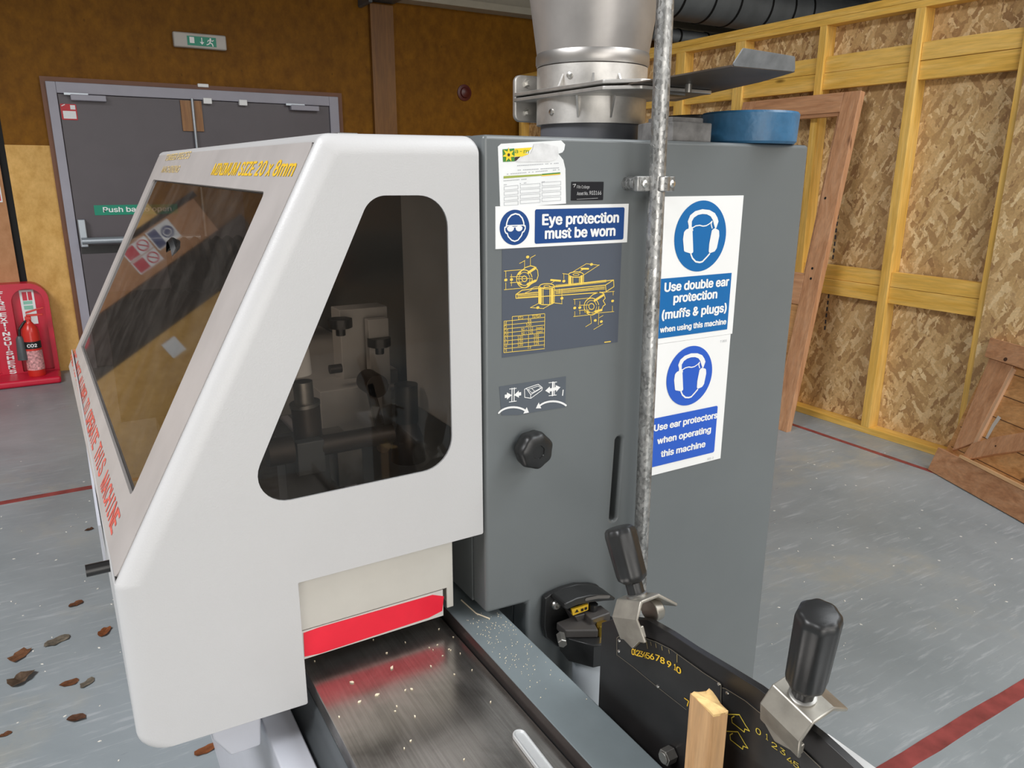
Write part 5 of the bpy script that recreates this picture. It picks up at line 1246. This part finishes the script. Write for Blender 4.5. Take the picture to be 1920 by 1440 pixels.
rr_ = [at_z(x, y, gz) for x, y in ((1425, 153), (1345, 171), (1268, 189))]
bm = slab(B(), FGt, [B2_[0], B2_[1], B2_[2]] + [(v.x, v.y) for v in rr_] + [(gx1-0.02, 1.44), (gx0+0.05, 1.40)], -0.0012, 0.0012)
obj('gate_blade', bm, M_BLADE, ed)
lipF = Frame((B2_[1][0], B2_[1][1], gz), (B2_[2][0]-B2_[1][0], B2_[2][1]-B2_[1][1], 0), (0, -0.35, 1)); LL = (Vector(B2_[2])-Vector(B2_[1])).length
obj('blade_lip', slab(B(), lipF, fillet([(0, 0), (LL, 0), (LL-0.012, 0.022), (0.012, 0.026)], 0.003, 3), -0.0012, 0.0012), paint('worn grey lip', (0.24, 0.25, 0.26), 0.5, 0.2, 40, metal=0.5), ed)
bm = B(); c = at_z(1290, 178, gz-0.02); tube(bm, (c.x, c.y, gz-0.016), (c.x, c.y, gz-0.0015), 0.006, n=12); box(bm, (gx1-0.05, 1.17, gz-0.012), (c.x+0.01, 1.19, gz-0.004)); obj('blade_stop', bm, M_STEELD, ed)
for px_, py_ in ((945, 257), (1063, 256), (1181, 254)):
    c = at_z(px_, py_, TZ+0.004)
    q_ = at_y(px_, py_, oy-0.10); bm = lathe(B(), (q_.x, q_.y, cz1-0.001), (0, 0, 1), [(0, 0.012), (0.008, 0.012), (0.013, 0.008)], 6 if px_ != 1181 else 20); obj('top_bolt', bm, M_STEELD, MC)
# blue casting, iron block, dark ring
bm = lathe(B(), (1.150, 1.062, TZ), (0, 0, 1), [(0, 0.083), (0.004, 0.087), (0.052, 0.089), (0.056, 0.086), (0.056, 0.03), (0.03, 0.03), (0.03, 0.0005)], 56)
tag(settle(obj('blue_casting', bm, M_BLUEC, smooth=True, auto=30)), 'round blue painted iron casting resting on top of the grey column', 'casting')
ib = thing('iron_block', (0.975, 1.075, TZ), 'grey cast iron block lying on column top between duct and blue casting', 'metal block')
f4 = Frame((0.975, 1.075, TZ), (1, 0.12, 0), (-0.12, 1, 0))
obj('body', slab(B(), f4, [(-0.055, -0.045), (0.035, -0.055), (0.06, -0.035), (0.062, 0.02), (0.03, 0.05), (-0.04, 0.05), (-0.062, 0.01)], 0, 0.032), M_IRON, ib, bevel=0.002)
obj('raised_face', slab(B(), f4, [(-0.04, -0.03), (0.03, -0.04), (0.045, -0.02), (0.04, 0.02), (-0.03, 0.035), (-0.045, 0.0)], 0.032, 0.041), M_IRON, ib, bevel=0.0015)
bm = lathe(B(), (1.172, 1.222, TZ), (0, 0, 1), [(0, 0.070), (0.058, 0.070), (0.060, 0.068)], 40)
tag(settle(obj('black_disc', bm, M_BLACKP, smooth=True)), 'low black disc on column top just behind the blue casting', 'disc')

# ================================================================== CONDUIT
cu = thing('conduit_pipe', (0.8555, 0.958, 0.0), 'galvanised steel conduit pipe running upright down the column front', 'pipe')
bm = B(); tube(bm, (0.8590, 0.960, 0.0), (0.800, 0.960, 5.2), 0.0134, n=28); obj('tube', bm, M_GALV, cu, smooth=True)
FK = Frame((0.857, 0.958, 1.536), (1, 0, 0), (0, 0, 1))
bm = B(); lathe(bm, (0.8468, 0.958, 1.524), (0, 0, 1), [(0, 0.0137), (0, 0.0157), (0.024, 0.0157), (0.024, 0.0137)], 28); box(bm, (0.803, 0.962, 1.524), (0.832, 0.972, 1.548)); box(bm, (0.862, 0.962, 1.524), (0.882, 0.972, 1.548))
kl = obj('pipe_clip', bm, M_GALV, cu, bevel=0.002)
for x_, r_ in ((0.812, 0.011), (0.874, 0.008)):
    bm = B(); tube(bm, (x_, 0.972, 1.536), (x_, 1.0, 1.536), r_, n=20); obj('spacer', bm, M_GALV, kl, smooth=True)
for x in (0.818, 0.875):
    bm = lathe(B(), (x, 0.962, 1.536), (0, -1, 0), [(0, 0.006), (0.002, 0.006), (0.0035, 0.003)], 16); obj('clip_screw', bm, M_STEEL, kl, smooth=True)
